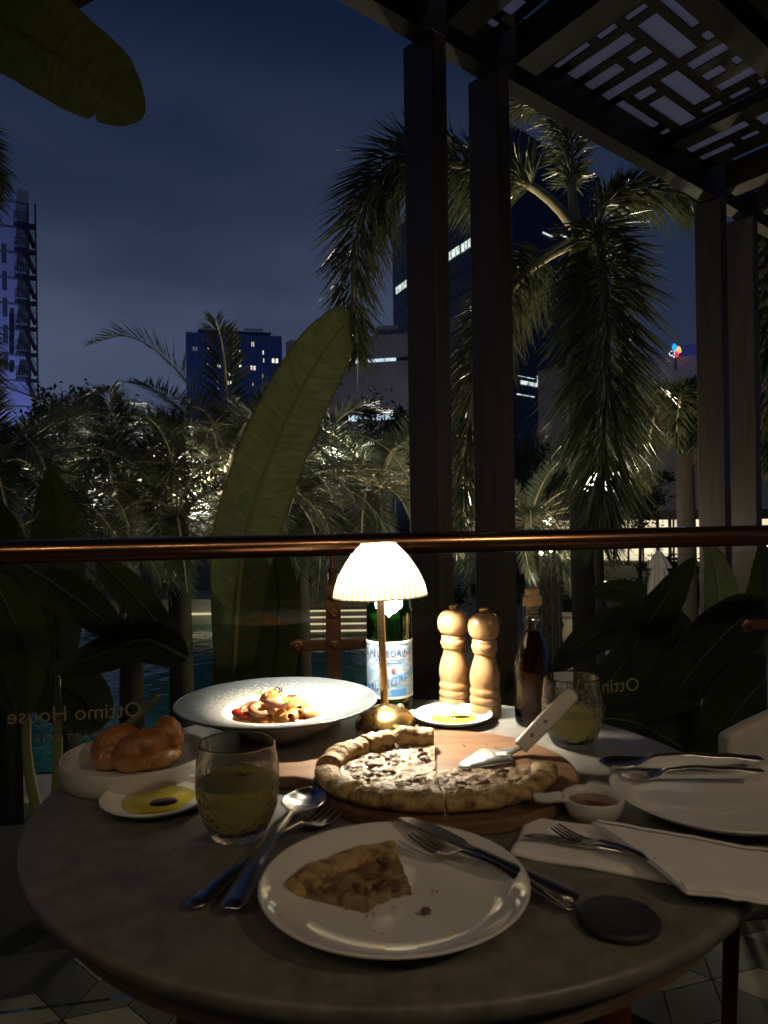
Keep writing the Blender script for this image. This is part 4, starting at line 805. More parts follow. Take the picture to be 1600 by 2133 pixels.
def frond(ctrl, n, ll, lw, mode, seed, up=UP, start=.12, rr=.012, droop=.25):
    rnd = random.Random(seed); path = cat(ctrl, 40); lf = MB()
    for i in range(n):
        t = start + (1 - start) * (i + rnd.random() * .6) / n; x = min(t, .9999) * 40; k = int(x); p = path[k].lerp(path[k + 1], x - k); tg = (path[min(k + 2, 40)] - path[max(k - 1, 0)]).normalized()
        sd = tg.cross(up); sd = sd.normalized() if sd.length > .05 else tg.orthogonal().normalized(); nm = sd.cross(tg)
        lens = ll * (.45 + .55 * math.sin(PI * min(1, (t - start) / (1 - start) * .85 + .18)) ** .8) * rnd.uniform(.85, 1.1)
        if mode == 'pinnate': phis = [rnd.uniform(.15, .75), PI - rnd.uniform(.15, .75)]
        else: phis = [rnd.uniform(0, 2 * PI) for _ in range(7)]
        for ph in phis:
            if mode == 'plume' and t > .68 and rnd.random() < .38: continue
            A_ = R(68 - 40 * t + rnd.uniform(-8, 8)) if mode == 'pinnate' else R(66 - 24 * t + rnd.uniform(-14, 14))
            d0 = (tg * math.cos(A_) + (sd * math.cos(ph) + nm * math.sin(ph)) * math.sin(A_)).normalized()
            wv = d0.cross(nm if mode == 'pinnate' else Vector((rnd.uniform(-1, 1), rnd.uniform(-1, 1), rnd.uniform(-1, 1)))); wv = (wv.normalized() if wv.length > .05 else sd) * lw * rnd.uniform(.7, 1.1)
            p1 = p + d0 * lens * .42 - UP * lens * droop * .16; p2 = p + d0 * lens - UP * lens * droop
            b = len(lf.v); lf.v += [p, p1 - wv, p1 + wv, p2]; lf.f += [(b, b + 1, b + 2), (b + 1, b + 3, b + 2)]
    rc = MB(); rc.tube(path[::2], [rr * (1 - .8 * i / 20) for i in range(21)], 6); return lf, rc
def spectree(root):
    pass
# ---- phoenix palms: shared frond meshes by elevation class
random.seed(5)
PF = []
for ci, (el_, dr) in enumerate(((66, .9), (48, 1.15), (32, 1.25), (16, 1.25), (-2, 1.1), (-20, .9))):
    row = []
    for va in range(2):
        Lf = 1.0; pts = []
        for i in range(6):
            s = i / 5; e = R(el_) - dr * s * (1.0 + .35 * va) * s ** .3
            if i == 0: pts.append(Vector((0, 0, 0)))
            else: pts.append(pts[-1] + Vector((math.cos(e), .06 * math.sin(s * 4 + va * 3), math.sin(e))) * Lf / 5)
        lf, rc = frond(pts, 74, .215, .0056, 'pinnate', ci * 7 + va, start=.14, rr=.011, droop=.12)
        row.append((lf, rc))
    PF.append(row)
PFO = {}
def phoenix(label, u, v, Y, Lf, seed, n=28, lean=0, custom=(), spear=None, emin=-18):
    rnd = random.Random(seed); c = at(u, v, Y); r_ = thing('date_palm', label, 'palm tree', (c.x, c.y, ZG), group='date palms below the terrace')
    hz = c.z - ZG
    m = MB(); m.tube([(0, 0, 0), (.02, 0, hz * .5), (0, 0, hz)], [.15, .12, .11], 14); m.build('trunk', TRUNK, r_, smooth=True)
    cls = [66, 48, 32, 16, -2, -20]
    for k in range(n):
        ci = min(5, int((k / n) ** .9 * 6)); 
        if cls[ci] < emin: ci = rnd.randint(1, 4)
        va = rnd.randint(0, 1)
        key = (ci, va); rot = (rnd.uniform(-.25, .25), rnd.uniform(-.12, .12), k * 2.399 + rnd.uniform(-.3, .3)); sc_ = Lf * rnd.uniform(.82, 1.12)
        if key not in PFO:
            lf, rc = PF[ci][va]; a = lf.build('frond', PHX, r_); b = rc.build('rachis', RACH, a, smooth=True); PFO[key] = (a, b); a.location = (0, 0, hz); a.rotation_euler = rot; a.scale = (sc_,) * 3
        else:
            a0_, b0_ = PFO[key]; a = inst(a0_, r_, loc=(0, 0, hz), rot=rot, sc=sc_); inst(b0_, a)
    for cp in custom:
        lf, rc = frond([at(*q) for q in cp], 78, .40, .0095, 'pinnate', seed + len(cp), start=.12, rr=.016, droop=.1)
        a = lf.build('frond', PHX, r_, off=r_.location); rc.build('rachis', RACH, a, smooth=True, off=r_.location)
    if spear:
        lf, rc = frond([at(*q) for q in spear], 70, .20, .007, 'pinnate', seed, start=.1, rr=.02, droop=-.3); a = lf.build('frond', SPEARM, r_, off=r_.location); rc.build('rachis', RACH, a, smooth=True, off=r_.location)
    return r_
SPEARM = leafmat('young_frond', (.20, .22, .07), (.24, .25, .09), .3, .4)
phoenix('tall feathery date palm with an upright young spear left of the big banana leaf', 470, 985, 8.6, 1.95, 11, 42, spear=[(480, 960, 8.6), (484, 800, 8.55), (486, 690, 8.5)], custom=[[(460, 940, 8.4), (415, 830, 8.2), (330, 735, 8.0), (260, 700, 7.9), (195, 715, 7.8)], [(475, 965, 8.3), (448, 885, 8.0), (410, 848, 7.8), (382, 868, 7.7), (368, 920, 7.6), (360, 980, 7.6)], [(480, 985, 8.3), (540, 890, 8.2), (600, 850, 8.1), (660, 870, 8.0)]])
phoenix('low date palm with arching fronds left of the spear-topped palm', 265, 1010, 8.0, 1.7, 23, 40, custom=[[(330, 930, 8), (255, 860, 7.7), (180, 863, 7.5), (130, 890, 7.4), (70, 940, 7.3)], [(370, 920, 7.9), (340, 888, 7.6), (300, 888, 7.5), (262, 912, 7.4), (232, 955, 7.3), (215, 1010, 7.3)], [(440, 970, 7.6), (370, 975, 7.3), (312, 1018, 7.1), (280, 1062, 7.0), (262, 1120, 7.0)], [(470, 1050, 7.6), (420, 1005, 7.4), (350, 1018, 7.3), (310, 1060, 7.2)]])
phoenix('date palm at the far left behind the dark banana leaves', 5, 990, 7.2, 1.7, 31, 36)
phoenix('shaded date palm between the big banana leaf and the pergola columns', 790, 1020, 9.6, 1.75, 47, 38, custom=[[(640, 960, 9), (720, 905, 8.8), (800, 930, 8.7), (855, 1000, 8.6)], [(640, 1010, 8.9), (735, 985, 8.6), (820, 1025, 8.5), (865, 1095, 8.4)], [(700, 1000, 8.8), (690, 900, 8.7), (740, 850, 8.6), (800, 860, 8.6)]])
phoenix('date palm low in the thicket under the uplight glow', 620, 1050, 9.0, 1.6, 59, 34)
phoenix('small date palm under the arching fronds at the centre left', 370, 1075, 7.6, 1.35, 67, 34)
phoenix('small date palm low behind the left banana leaf tip', 130, 1090, 7.0, 1.35, 73, 32)
phoenix('low dark date palm seen between the second column and the foxtail palm', 1105, 1090, 12, 1.7, 71, 30)
UPL = (1, .96, .82)
for u_, v_, y_, p_ in ((405, 1030, 8.4, 210), (300, 970, 8.8, 55), (690, 960, 9.4, 110), (70, 990, 8.1, 35), (200, 1040, 8.2, 45), (560, 980, 9.4, 40), (790, 970, 10.2, 35), (1140, 1090, 13, 90)):
    lamp('palm_uplight', 'POINT', at(u_, v_, y_), p_, UPL, .1)
for u_, v_, y_, p_ in ((60, 1120, 5.2, 5), (330, 1110, 5.4, 7), (720, 1110, 6.4, 6)):
    lamp('palm_front_fill', 'POINT', at(u_, v_, y_), p_, (1, .93, .68), .06)  # added fill at crown height, no fixture; lights the fronds from the front
# ---- foxtail palm
def foxtail(label, u, v, Y, fronds, seed, ll=.60, lw=.0105, tr=.12, n=230, lens_=None):
    c = at(u, v, Y); r_ = thing('foxtail_palm', label, 'palm tree', (c.x, c.y, ZG)); hz = c.z - ZG
    m = MB(); m.tube([(0, 0, 0), (.03, 0, hz * .3), (.0, 0, hz * .8), (0, 0, hz - .45)], [tr * 1.25, tr, tr * .95, tr * .8], 18); m.build('trunk', TRUNK, r_, smooth=True)
    m = MB(); m.tube([(0, 0, hz - .47), (0, 0, hz - .3), (0, 0, hz), (0, -.02, hz + .12)], [tr * .8, tr * .85, tr * .5, .02], 14); m.build('crownshaft', pbr('crownshaft', (.16, .17, .08), .5), r_, smooth=True)
    for i, fr in enumerate(fronds):
        kf, kn_ = (lens_[i] if lens_ else (1, 1)); lf, rc = frond([at(*q) for q in fr], int(n * kn_), ll * kf, lw, 'plume', seed + i, start=.22, rr=.046, droop=.28)
        a = lf.build('frond', FOX, r_, off=r_.location); rc.build('rachis', RACH, a, smooth=True, off=r_.location)
    return r_
foxtail('tall foxtail palm with great drooping plumes behind the pergola columns', 1205, 490, 6.2, [
    [(1210, 500, 6.1), (1235, 470, 5.75), (1255, 560, 5.3), (1262, 760, 5.1), (1255, 960, 5.05), (1245, 1120, 5.1)],
    [(1200, 480, 6.2), (1150, 420, 6.2), (1070, 368, 6.2), (960, 345, 6.2), (840, 330, 6.2), (765, 420, 6.2), (735, 570, 6.2), (745, 740, 6.2)],
    [(1200, 480, 6.2), (1190, 380, 6.2), (1178, 260, 6.3), (1130, 205, 6.5), (1040, 235, 6.7)],
    [(1210, 490, 6.2), (1255, 430, 6.2), (1310, 400, 6.2), (1400, 398, 6.2), (1465, 430, 6.2)],
    [(1205, 500, 6.2), (1140, 535, 6.0), (1075, 590, 5.9), (1010, 700, 5.8), (975, 900, 5.8), (968, 1090, 5.8)],
    ], 100, ll=.58, lens_=[(1, 1), (1, 1), (.55, .45), (.66, .45), (.8, .7)])
foxtail('smaller dark foxtail palm with a ringed trunk left of the far columns', 1425, 850, 12, [
    [(1425, 850, 12), (1400, 815, 12), (1360, 825, 12), (1335, 900, 12), (1330, 980, 12)], [(1425, 850, 12), (1440, 815, 12), (1480, 815, 12), (1510, 880, 12)],
    [(1425, 850, 12), (1420, 815, 11.6), (1415, 850, 11.2), (1405, 930, 11.1)], [(1425, 850, 12), (1440, 810, 12.3), (1470, 800, 12.8)],
    [(1425, 850, 12), (1380, 840, 11.8), (1350, 920, 11.6), (1345, 1010, 11.6)], [(1425, 850, 12), (1450, 830, 11.8), (1475, 930, 11.6), (1480, 1020, 11.6)]], 300, ll=.40, lw=.014, tr=.15, n=80)
foxtail('foxtail palm whose plume hangs down the right picture edge', 1720, 470, 5.6, [
    [(1720, 470, 5.6), (1670, 400, 5.6), (1620, 470, 5.6), (1605, 650, 5.6), (1608, 850, 5.6), (1612, 960, 5.6)]], 400, ll=.40)
foxtail('foxtail palm whose dark leaf tips reach in at the left picture edge', -160, 380, 4.6, [
    [(-230, 380, 4.6), (-190, 270, 4.6), (-110, 260, 4.6), (-62, 330, 4.6), (-48, 430, 4.6)], [(-230, 380, 4.6), (-180, 500, 4.4), (-120, 640, 4.3), (-80, 740, 4.3), (-60, 830, 4.3)]], 500, ll=.34, lw=.012)
lamp('foxtail_uplight', 'SPOT', at(1120, 1060, 6.6) - Vector((0, 0, .6)), 420, (1, .86, .6), .06, at(1165, 430, 6.3), 46, .7)
lamp('foxtail_uplight', 'POINT', at(1235, 985, 8.6), 420, (1, .86, .58), .1)
lamp('palm_front_fill', 'POINT', at(1110, 1150, 4.1), 7, (1, .93, .78), .05)  # added front fill for the hanging plume, no fixture
lamp('floodlight_beam', 'SPOT', at(1246, 1000, 5.70), 26, (1, .9, .68), .06, at(1250, 820, 5.1), 120, .7)
# lit flood lamp behind the hanging plume
fl_ = thing('garden_floodlight', 'bright floodlight on a post glowing through the hanging palm plume', 'floodlight', (at(1246, 1008, 5.75).x, 5.75, ZG))
zf = at(1246, 1008, 5.75).z - ZG
m = MB(); m.tube([(0, 0, 0), (0, 0, zf - .2)], .035, 12); m.build('post', BARK, fl_, smooth=True, angle=50)
m = MB(); m.box((-.14, .01, -.11 + zf), (.14, .09, .11 + zf)); m.build('housing', DARKST, fl_, mods=[('BEVEL', {'width': .015, 'segments': 2})])
m = MB(); m.box((-.12, -.004, -.09 + zf), (.12, .008, .09 + zf)); m.build('lens', emit('flood_lens', (1, .9, .66), 22), fl_)
# ---- banana leaves
def blade(root, ctrl, hw, facing, fold=.35, mat=None, splits=(), asym=1.0, rr=.007, name='leaf', seed=0, curl=0, nu=48, te=.62):
    ctrl = [at(*q) for q in ctrl]; path = cat(ctrl, nu); m = MB(); uvs = []; nv = 12; F_ = Vector(facing).normalized()
    def W(t): return hw * (math.sin(PI * min(1, max(0, t)) ** .72) ** te if 0 < t < 1 else 0)
    for sgn in (-1, 1):
        base = len(m.v)
        for i in range(nu + 1):
            t = i / nu; p = path[i]; tg = (path[min(i + 1, nu)] - path[max(i - 1, 0)]).normalized(); sd = tg.cross(F_).normalized(); nm = sd.cross(tg)
            w_ = W(t) * (asym if sgn > 0 else 1) * (1 + .05 * noise.noise(Vector((t * 6, sgn * 3 + seed, 0)))) + .0005
            for s_ in splits:
                if s_[0] == sgn and abs(t - s_[1]) < s_[2]: w_ *= .35 + .65 * abs(t - s_[1]) / s_[2]
            for j in range(nv + 1):
                b = j / nv; q = p + sd * sgn * w_ * b * math.cos(fold) + nm * (w_ * b * math.sin(fold) * (1 - curl * b) + .006 * noise.noise(Vector((t * 9, b * 2 + seed, sgn))) * b)
                q -= UP * .10 * w_ * b * b; m.v.append(q + tg * (.10 * w_ * b)); uvs.append((t * 4 - b * .12, b))
        wd_ = nv + 1
        for i in range(nu):
            for j in range(nv):
                a = base + i * wd_ + j; f = (a, a + 1, a + wd_ + 1, a + wd_); m.f.append(f if sgn > 0 else f[::-1])
    o = m.build(name, mat or BAN, root, smooth=True, off=root.location)
    uvl = o.data.uv_layers.new(name='UVMap')
    for lp_ in o.data.loops: uvl.data[lp_.index].uv = uvs[lp_.vertex_index]
    mr = MB(); mr.tube([p + F_ * rr * .75 for p in path], [rr * (1.1 - .95 * i / nu) for i in range(nu + 1)], 8); mr.build('midrib', MIDD if mat is BAND else MID, o, smooth=True, off=root.location)
    return o
def stalk(root, ctrl, r0, r1):
    m = MB(); p = cat([at(*q) for q in ctrl], 16); m.tube(p, [r0 + (r1 - r0) * i / 16 for i in range(17)], 10); m.build('leaf_stalk', MID, root, smooth=True, off=root.location)
b1 = thing('banana_plant', 'banana plant with one tall upright leaf rising above the rail left of the lamp', 'banana plant', (at(500, 1500, 2.45).x, 2.45, -.14))
blade(b1, [(487, 1420, 2.4), (500, 1210, 2.35), (517, 1100, 2.3), (560, 965, 2.28), (612, 845, 2.26), (668, 745, 2.25), (712, 685, 2.22), (737, 655, 2.17)], .108, (.15, -1, .25), .30, BAN, seed=1, rr=.0075, asym=.98, splits=[(-1, .55, .008)], te=.36)
stalk(b1, [(500, 1900, 2.5), (487, 1600, 2.45), (487, 1405, 2.4)], .03, .012)
blade(b1, [(560, 1520, 2.6), (575, 1380, 2.55), (582, 1270, 2.5), (575, 1170, 2.45), (560, 1120, 2.4)], .085, (-.1, -1, .2), .3, BAND, seed=2)
stalk(b1, [(520, 1900, 2.6), (550, 1650, 2.6), (560, 1510, 2.6)], .02, .009)
blade(b1, [(470, 1500, 2.7), (500, 1380, 2.65), (520, 1280, 2.6), (530, 1190, 2.55)], .10, (.3, -1, .2), .3, BAND, seed=3)
b2 = thing('banana_plant', 'dark banana plant with several overlapping leaves behind the left glass', 'banana plant', (at(110, 1500, 2.3).x, 2.3, -.14))
blade(b2, [(120, 1420, 2.3), (122, 1280, 2.3), (124, 1150, 2.28), (116, 1050, 2.26), (106, 972, 2.22)], .085, (.2, -1, .2), .3, BAND, seed=4, splits=[(1, .62, .03), (1, .84, .03), (-1, .7, .025)])
blade(b2, [(60, 1480, 2.1), (40, 1330, 2.1), (5, 1200, 2.1), (-25, 1090, 2.1), (-40, 1010, 2.1)], .11, (.3, -1, .3), .3, BAND, seed=5)
blade(b2, [(20, 1160, 2.0), (110, 1215, 1.98), (200, 1280, 1.97), (270, 1340, 1.96)], .06, (.1, -1, .8), .25, BAND, seed=6)
blade(b2, [(205, 1165, 2.15), (270, 1230, 2.12), (330, 1300, 2.1), (392, 1368, 2.08)], .05, (.2, -1, .7), .25, BAND, seed=7)
blade(b2, [(390, 1372, 1.95), (300, 1335, 1.95), (210, 1365, 1.95), (95, 1400, 1.95)], .062, (0, -1, .6), .25, BAND, seed=8)
blade(b2, [(-30, 1180, 1.95), (20, 1270, 1.95), (55, 1370, 1.95), (50, 1500, 1.95)], .075, (.2, -1, .5), .3, BAND, seed=9)
blade(b2, [(210, 1520, 2.3), (160, 1450, 2.3), (90, 1430, 2.3), (-20, 1460, 2.3)], .10, (0, -1, .7), .2, BAND, seed=10)
for k, (x0, x1) in enumerate(((120, 120), (60, 62), (200, 330))): stalk(b2, [(110 + k * 20, 1900, 2.3), (x0, 1600, 2.25), (x1, 1410 + k * 20, 2.2)], .022, .009)
b3 = thing('banana_plant', 'banana plant whose single leaf tip hangs in at the top left corner', 'banana plant', (at(-420, 1000, 1.95).x, 1.95, -.14))
blade(b3, [(-330, -60, 1.95), (-180, -30, 1.95), (0, 48, 1.95), (100, 105, 1.95), (200, 172, 1.95), (262, 214, 1.93), (302, 240, 1.9)], .150, (.1, -1, -.45), .12, BAN2, splits=[(1, .70, .012)], seed=11, asym=.70, rr=.008)
stalk(b3, [(-420, 1900, 1.95), (-430, 900, 1.95), (-400, 200, 1.95), (-330, -60, 1.95)], .05, .012)
for k_, (c0, c1, c2, w0) in enumerate((((-1.1, 1.9, 2.5), (-.7, 1.6, 2.75), (-.1, 1.3, 2.6), .17), ((-1.1, 1.9, 2.4), (-.6, 2.1, 2.9), (.1, 2.2, 2.95), .18), ((-1.2, 1.8, 2.3), (-1.1, 1.2, 2.6), (-.8, .6, 2.4), .17), ((-1.1, 1.9, 2.5), (-.4, 1.75, 3.1), (.35, 1.55, 3.15), .18), ((-1.1, 1.9, 2.5), (-.5, 1.2, 2.9), (0, .7, 2.8), .17))):  # extra leaves out of view, added to block sky reflections in the cutlery
    m_ = [Vector(c0), Vector(c1), Vector(c2)]; sv = at
    at = lambda x, y, z: Vector((x, y, z)); blade(b3, [tuple(c0), tuple(c1), tuple(c2)], w0, (0, -.5, -1), .2, BAN2, seed=60 + k_); at = sv
b4 = thing('banana_plant', 'dark banana plant filling the glass behind the right-hand plate', 'banana plant', (at(1480, 1500, 2.6).x, 2.6, -.14))
RL = [([(1190, 1500, 2.4), (1290, 1390, 2.4), (1380, 1250, 2.38), (1445, 1160, 2.35)], .075, (.3, -1, .3)), ([(1500, 1420, 2.5), (1500, 1300, 2.5), (1490, 1200, 2.45), (1470, 1120, 2.4)], .07, (.1, -1, .2)),
      ([(1600, 1250, 2.3), (1520, 1310, 2.3), (1440, 1400, 2.28), (1385, 1490, 2.25)], .095, (-.2, -1, .5)), ([(1560, 1500, 2.5), (1575, 1350, 2.5), (1590, 1240, 2.5), (1585, 1130, 2.45)], .10, (0, -1, .2)),
      ([(1420, 1560, 2.3), (1330, 1510, 2.3), (1240, 1500, 2.3), (1140, 1540, 2.3)], .09, (0, -1, .7)), ([(1400, 1330, 2.6), (1320, 1300, 2.6), (1230, 1330, 2.6), (1150, 1400, 2.58)], .08, (0, -1, .8)),
      ([(1480, 1380, 2.7), (1390, 1280, 2.7), (1300, 1230, 2.7), (1210, 1240, 2.7)], .055, (0, -1, .6)), ([(1300, 1560, 2.5), (1350, 1450, 2.5), (1420, 1380, 2.5), (1520, 1350, 2.5)], .12, (.1, -1, .5)),
      ([(1640, 1380, 2.2), (1580, 1430, 2.2), (1520, 1500, 2.2), (1480, 1580, 2.2)], .11, (-.2, -1, .5)), ([(1640, 1540, 2.35), (1560, 1560, 2.35), (1440, 1540, 2.35), (1330, 1580, 2.35)], .13, (-.1, -1, .7))]
for k, (c_, w_, f_) in enumerate(RL):
    blade(b4, c_, w_, f_, .28, BAND if k != 1 else BAN, seed=20 + k, splits=[(1, .5, .02)] if k % 3 == 0 else [])
for k in range(4): stalk(b4, [(1470 + k * 15, 2000, 2.6), (1460 + k * 20, 1700, 2.55), (1420 + k * 45, 1480, 2.5)], .024, .01)
# ---- broad-leaved trees and shrubs
def bush(name, label, catg, u, v, Y, rad, seed, n=2600, leaf=.07, trunk=.08, group=None, mat=None):
    rnd = random.Random(seed); c = at(u, v, Y); r_ = thing(name, label, catg, (c.x, c.y, ZG), group=group); hz = c.z - ZG
    if trunk:
        m = MB(); m.tube([(0, 0, 0), (.06, 0, max(.1, hz * .6)), (0, .03, max(.2, hz))], [trunk, trunk * .8, trunk * .4], 10)
        for k in range(5):
            q = rnd.uniform(0, 6.28); m.tube([(.04, 0, hz * .6), (.4 * rad[0] * math.cos(q), .4 * rad[1] * math.sin(q), hz + rad[2] * .2)], [trunk * .4, trunk * .15], 6)
        m.build('trunk', BARK, r_, smooth=True)
    cl_ = [(Vector((rnd.gauss(0, .42) * rad[0], rnd.gauss(0, .42) * rad[1], rnd.gauss(0, .40) * rad[2])), rnd.uniform(.22, .42)) for _ in range(22)]
    m = MB()
    for k in range(n):
        cc, cr_ = cl_[k % 22]; p = cc + Vector((rnd.gauss(0, 1) * rad[0], rnd.gauss(0, 1) * rad[1], rnd.gauss(0, 1) * rad[2])) * cr_ * .5 + Vector((0, 0, hz))
        if p.z < .03: p.z = .03 + rnd.random() * .2
        a = Vector((rnd.gauss(0, 1), rnd.gauss(0, 1), rnd.gauss(0, 1))).normalized(); b = a.orthogonal().normalized(); s = leaf * rnd.uniform(.6, 1.3)
        i = len(m.v); m.v += [p - a * s, p + b * s * .45, p + a * s, p - b * s * .45]; m.f.append((i, i + 1, i + 2, i + 3))
    m.build('crown' if trunk else 'foliage', mat or TREE, r_); return r_
bush('leafy_tree', 'dark rounded tree crown beyond the palms near the left tower', 'tree', 150, 870, 30, (1.6, 1.6, 1.3), 1, 3000, .12)
bush('leafy_tree', 'dark leafy tree in front of the concrete building left of the columns', 'tree', 815, 940, 34, (2.2, 2.0, 1.9), 2, 3600, .14)
bush('leafy_tree', 'dark low tree behind the date palms at the far left', 'tree', 60, 960, 26, (3.0, 2, 1.6), 3, 3600, .13)
bush('leafy_tree', 'dark tree mass between the columns and the floodlight', 'tree', 1080, 1010, 27, (2.2, 2, 1.5), 4, 3600, .13)
bush('leafy_tree', 'dark tree left of the far columns in front of the cream building', 'tree', 1330, 1040, 30, (1.7, 1.4, 1.0), 5, 2600, .12)
bush('leafy_tree', 'dark hedge-like tree behind the thicket under the blue block', 'tree', 480, 960, 40, (9, 2, 2.4), 6, 5200, .2)
for k, (u, v, Y, rx, s, lab) in enumerate(((1130, 1240, 18.6, .55, .07, 'bushy plant spilling over the round planter pot'), (1310, 1230, 21, .9, .07, 'low shrub left of the closed parasol'), (1440, 1235, 21.5, .9, .07, 'low shrub right of the closed parasol'),
        (1390, 1180, 27, 1.6, .08, 'lit shrub hedge under the bright windows'), (1210, 1260, 22, .8, .07, 'low dark shrub at the foot of the palm trunk'), (1000, 1240, 24, 1.5, .08, 'dark shrub seen between the two near columns'), (560, 1225, 26, 2.2, .09, 'dark shrub row above the pool coping'), (1100, 1200, 26, 1.4, .08, 'dark shrub behind the stubby palm'), (240, 1225, 26.5, 2.4, .09, 'dark shrub left of the lit pool coping'))):
    bush('garden_shrub', lab, 'shrub', u, v, Y, (rx, .6, .42), 40 + k, 1400, s, 0, group='shrubs in the lower garden')
# ------------------------------------------------------------------ lower garden objects
CANV = pbr('cream_canvas', (.62, .56, .49), .85, col2=(.55, .49, .42), scale=8, bump=.2)
um = at(1375, 1300, 20)
ub = thing('closed_parasol', 'closed cream parasol standing in the lower garden', 'parasol', (um.x, 20, ZG))
def flut(q, j): return 1 + .16 * math.sin(8 * q + j * .15)
m = MB(); m.lathe([(.48, .42), (.44, .6), (.36, 1.0), (.27, 1.45), (.2, 1.8), (.1, 2.02)], 64, wob=flut); m.build('canopy', CANV, ub, smooth=True)
m = MB(); m.lathe([(.30, 1.88), (.25, 2.0), (.14, 2.2), (.05, 2.33), (0, 2.36)], 48, wob=flut); m.build('vent_cap', CANV, ub, smooth=True)
m = MB(); m.tube([(0, 0, .08), (0, 0, 2.42)], .03, 10); m.build('pole', BARK, ub, smooth=True, angle=50)
m = MB(); m.prism([(-.35, -.35), (.35, -.35), (.35, .35), (-.35, .35)], .03, .1); m.build('base_plate', GROUT, ub)
pp = at(1172, 1340, 18.6); pt = thing('planter_pot', 'large cream bowl-shaped planter in the lower garden', 'planter', (pp.x, 18.6, ZG + .03))
m = MB(); m.lathe([(0, 0), (.40, 0), (.47, .06), (.60, .4), (.68, .74), (.70, .80), (.66, .80), (.6, .72), (0, .70)], 48); m.build('pot', pbr('cream_stucco', (.55, .45, .31), .75, col2=(.47, .38, .26), scale=5, bump=.2), pt, smooth=True, angle=50)
lamp('planter_fill', 'SPOT', (pp.x + .5, 16.6, ZG + 1.5), 30, (1, .84, .58), .05, (pp.x + .1, 18.6, ZG + .5), 60)  # added fill without a fixture, makes the planter visible
lamp('parasol_fill', 'POINT', (um.x - 1.2, 17.2, ZG + 2.2), 28, (1, .85, .62), .1)  # added fill without a fixture, brightens the parasol
# stubby sago palm with tiny lamps
sg = thing('sago_palm', 'stubby palm trunk with small lights at its top behind the oil bottle', 'palm tree', (at(1148, 1150, 17).x, 17, ZG)); zs = at(1148, 1160, 17).z - ZG
def rough(q, j): return 1 + .18 * math.sin(q * 7 + j * 1.9)
m = MB(); m.lathe([(.22, 0)] + [(.2 + .03 * (k % 2), zs * k / 14) for k in range(1, 15)] + [(0, zs + .05)], 28, wob=rough); m.build('trunk', TRUNK, sg)
for k in range(16):
    q = k * 2.4; e = R(random.uniform(10, 55)); pts = [Vector((0, 0, zs)), Vector((.35 * math.cos(q), .35 * math.sin(q), zs + .35 * math.sin(e))), Vector((.75 * math.cos(q), .75 * math.sin(q), zs + .2 * math.sin(e)))]
    lf, rc = frond(pts, 24, .16, .008, 'pinnate', 900 + k, rr=.008); a = lf.build('frond', PHX, sg); rc.build('rachis', RACH, a)
GL = emit('globe_glow', (1, .9, .7), 14)
for k, (u, v) in enumerate(((1127, 1152), (1148, 1147), (1163, 1148))):
    p = at(u, v, 16.5); gl = thing('garden_globe_light', ['tiny globe light left of the stubby palm top', 'tiny globe light above the stubby palm top', 'tiny globe light right of the stubby palm top'][k], 'light', (p.x, p.y, ZG), group='tiny garden globe lights')
    m = MB(); m.tube([(0, 0, 0), (0, 0, p.z - ZG - .04)], .012, 6); m.build('stake', BARK, gl)
    m = MB(); m.ell((0, 0, p.z - ZG), (.05, .05, .045), 12, 8); m.build('globe', GL, gl, smooth=True)
lamp('globe_glow', 'POINT', at(1140, 1150, 16.2), 6, (1, .9, .7), .06)
lw_ = thing('lit_ledge', 'low garden wall with a dashed bright light strip behind the palm trunk', 'wall', (at(1235, 1230, 23).x, 23, ZG))
m = MB(); m.box((-2.2, 0, 0), (1.6, .35, .85)); m.build('wall_body', COPE, lw_, mods=[('BEVEL', {'width': .02, 'segments': 1})])
for x0, x1 in ((-.40, -.02), (.06, .12), (.16, .22), (.34, .42)):
    zz = at(1240, 1213, 22.98).z - ZG
    m = MB(); m.box((x0, -.03, zz - .025), (x1, -.004, zz + .025)); m.build('light_strip', GL, lw_)
# ------------------------------------------------------------------ buildings
def plane_pt(u, v, A, B):       # pixel on the vertical plane through A,B (plan points)
    r = ray(u, v); d = B - A; k = (A.x * d.y - A.y * d.x) / (r.x * d.y - r.y * d.x); return Vector((r.x * k, r.y * k, CAMZ + r.z * k))
class Facade:
    def __init__(s, root, A, B):
        s.r = root; s.A = Vector((*A, 0)); s.B = Vector((*B, 0)); s.d = (s.B - s.A).normalized(); s.n = Vector((s.d.y, -s.d.x, 0))
        if s.n.dot(-s.A) < 0: s.n = -s.n
    def st(s, u, v): p = plane_pt(u, v, s.A, s.B); return (Vector((p.x, p.y, 0)) - s.A).dot(s.d), p.z
    def box(s, a0, a1, z0, z1, o0, o1, name, mat, parent=None):
        m = MB(); m.obox(s.A + s.d * (a0 + a1) / 2 + s.n * (o0 + o1) / 2 + Vector((0, 0, (z0 + z1) / 2)), s.d * abs(a1 - a0) / 2, s.n * abs(o1 - o0) / 2, Vector((0, 0, abs(z1 - z0) / 2)))
        return m.build(name, mat, parent or s.r, off=s.r.location)
    def px(s, u0, v0, u1, v1, o0, o1, name, mat, parent=None):
        a0, z1 = s.st(u0, v0); a1, z0 = s.st(u1, v1); return s.box(a0, a1, z0, z1, o0, o1, name, mat, parent)
    def window(s, u0, v0, u1, v1, pane, frame, n=2, dep=.12):
        a0, z1 = s.st(u0, v0); a1, z0 = s.st(u1, v1)
        w_ = s.box(a0, a1, z0, z1, .005, .05, 'window', frame); p = s.box(a0 + .08, a1 - .08, z0 + .08, z1 - .08, .052, .075, 'pane', pane, w_)
        for k in range(1, n): x = a0 + (a1 - a0) * k / n; s.box(x - .05, x + .05, z0 + .08, z1 - .08, .077, .11, 'mullion', frame, w_)
        return w_
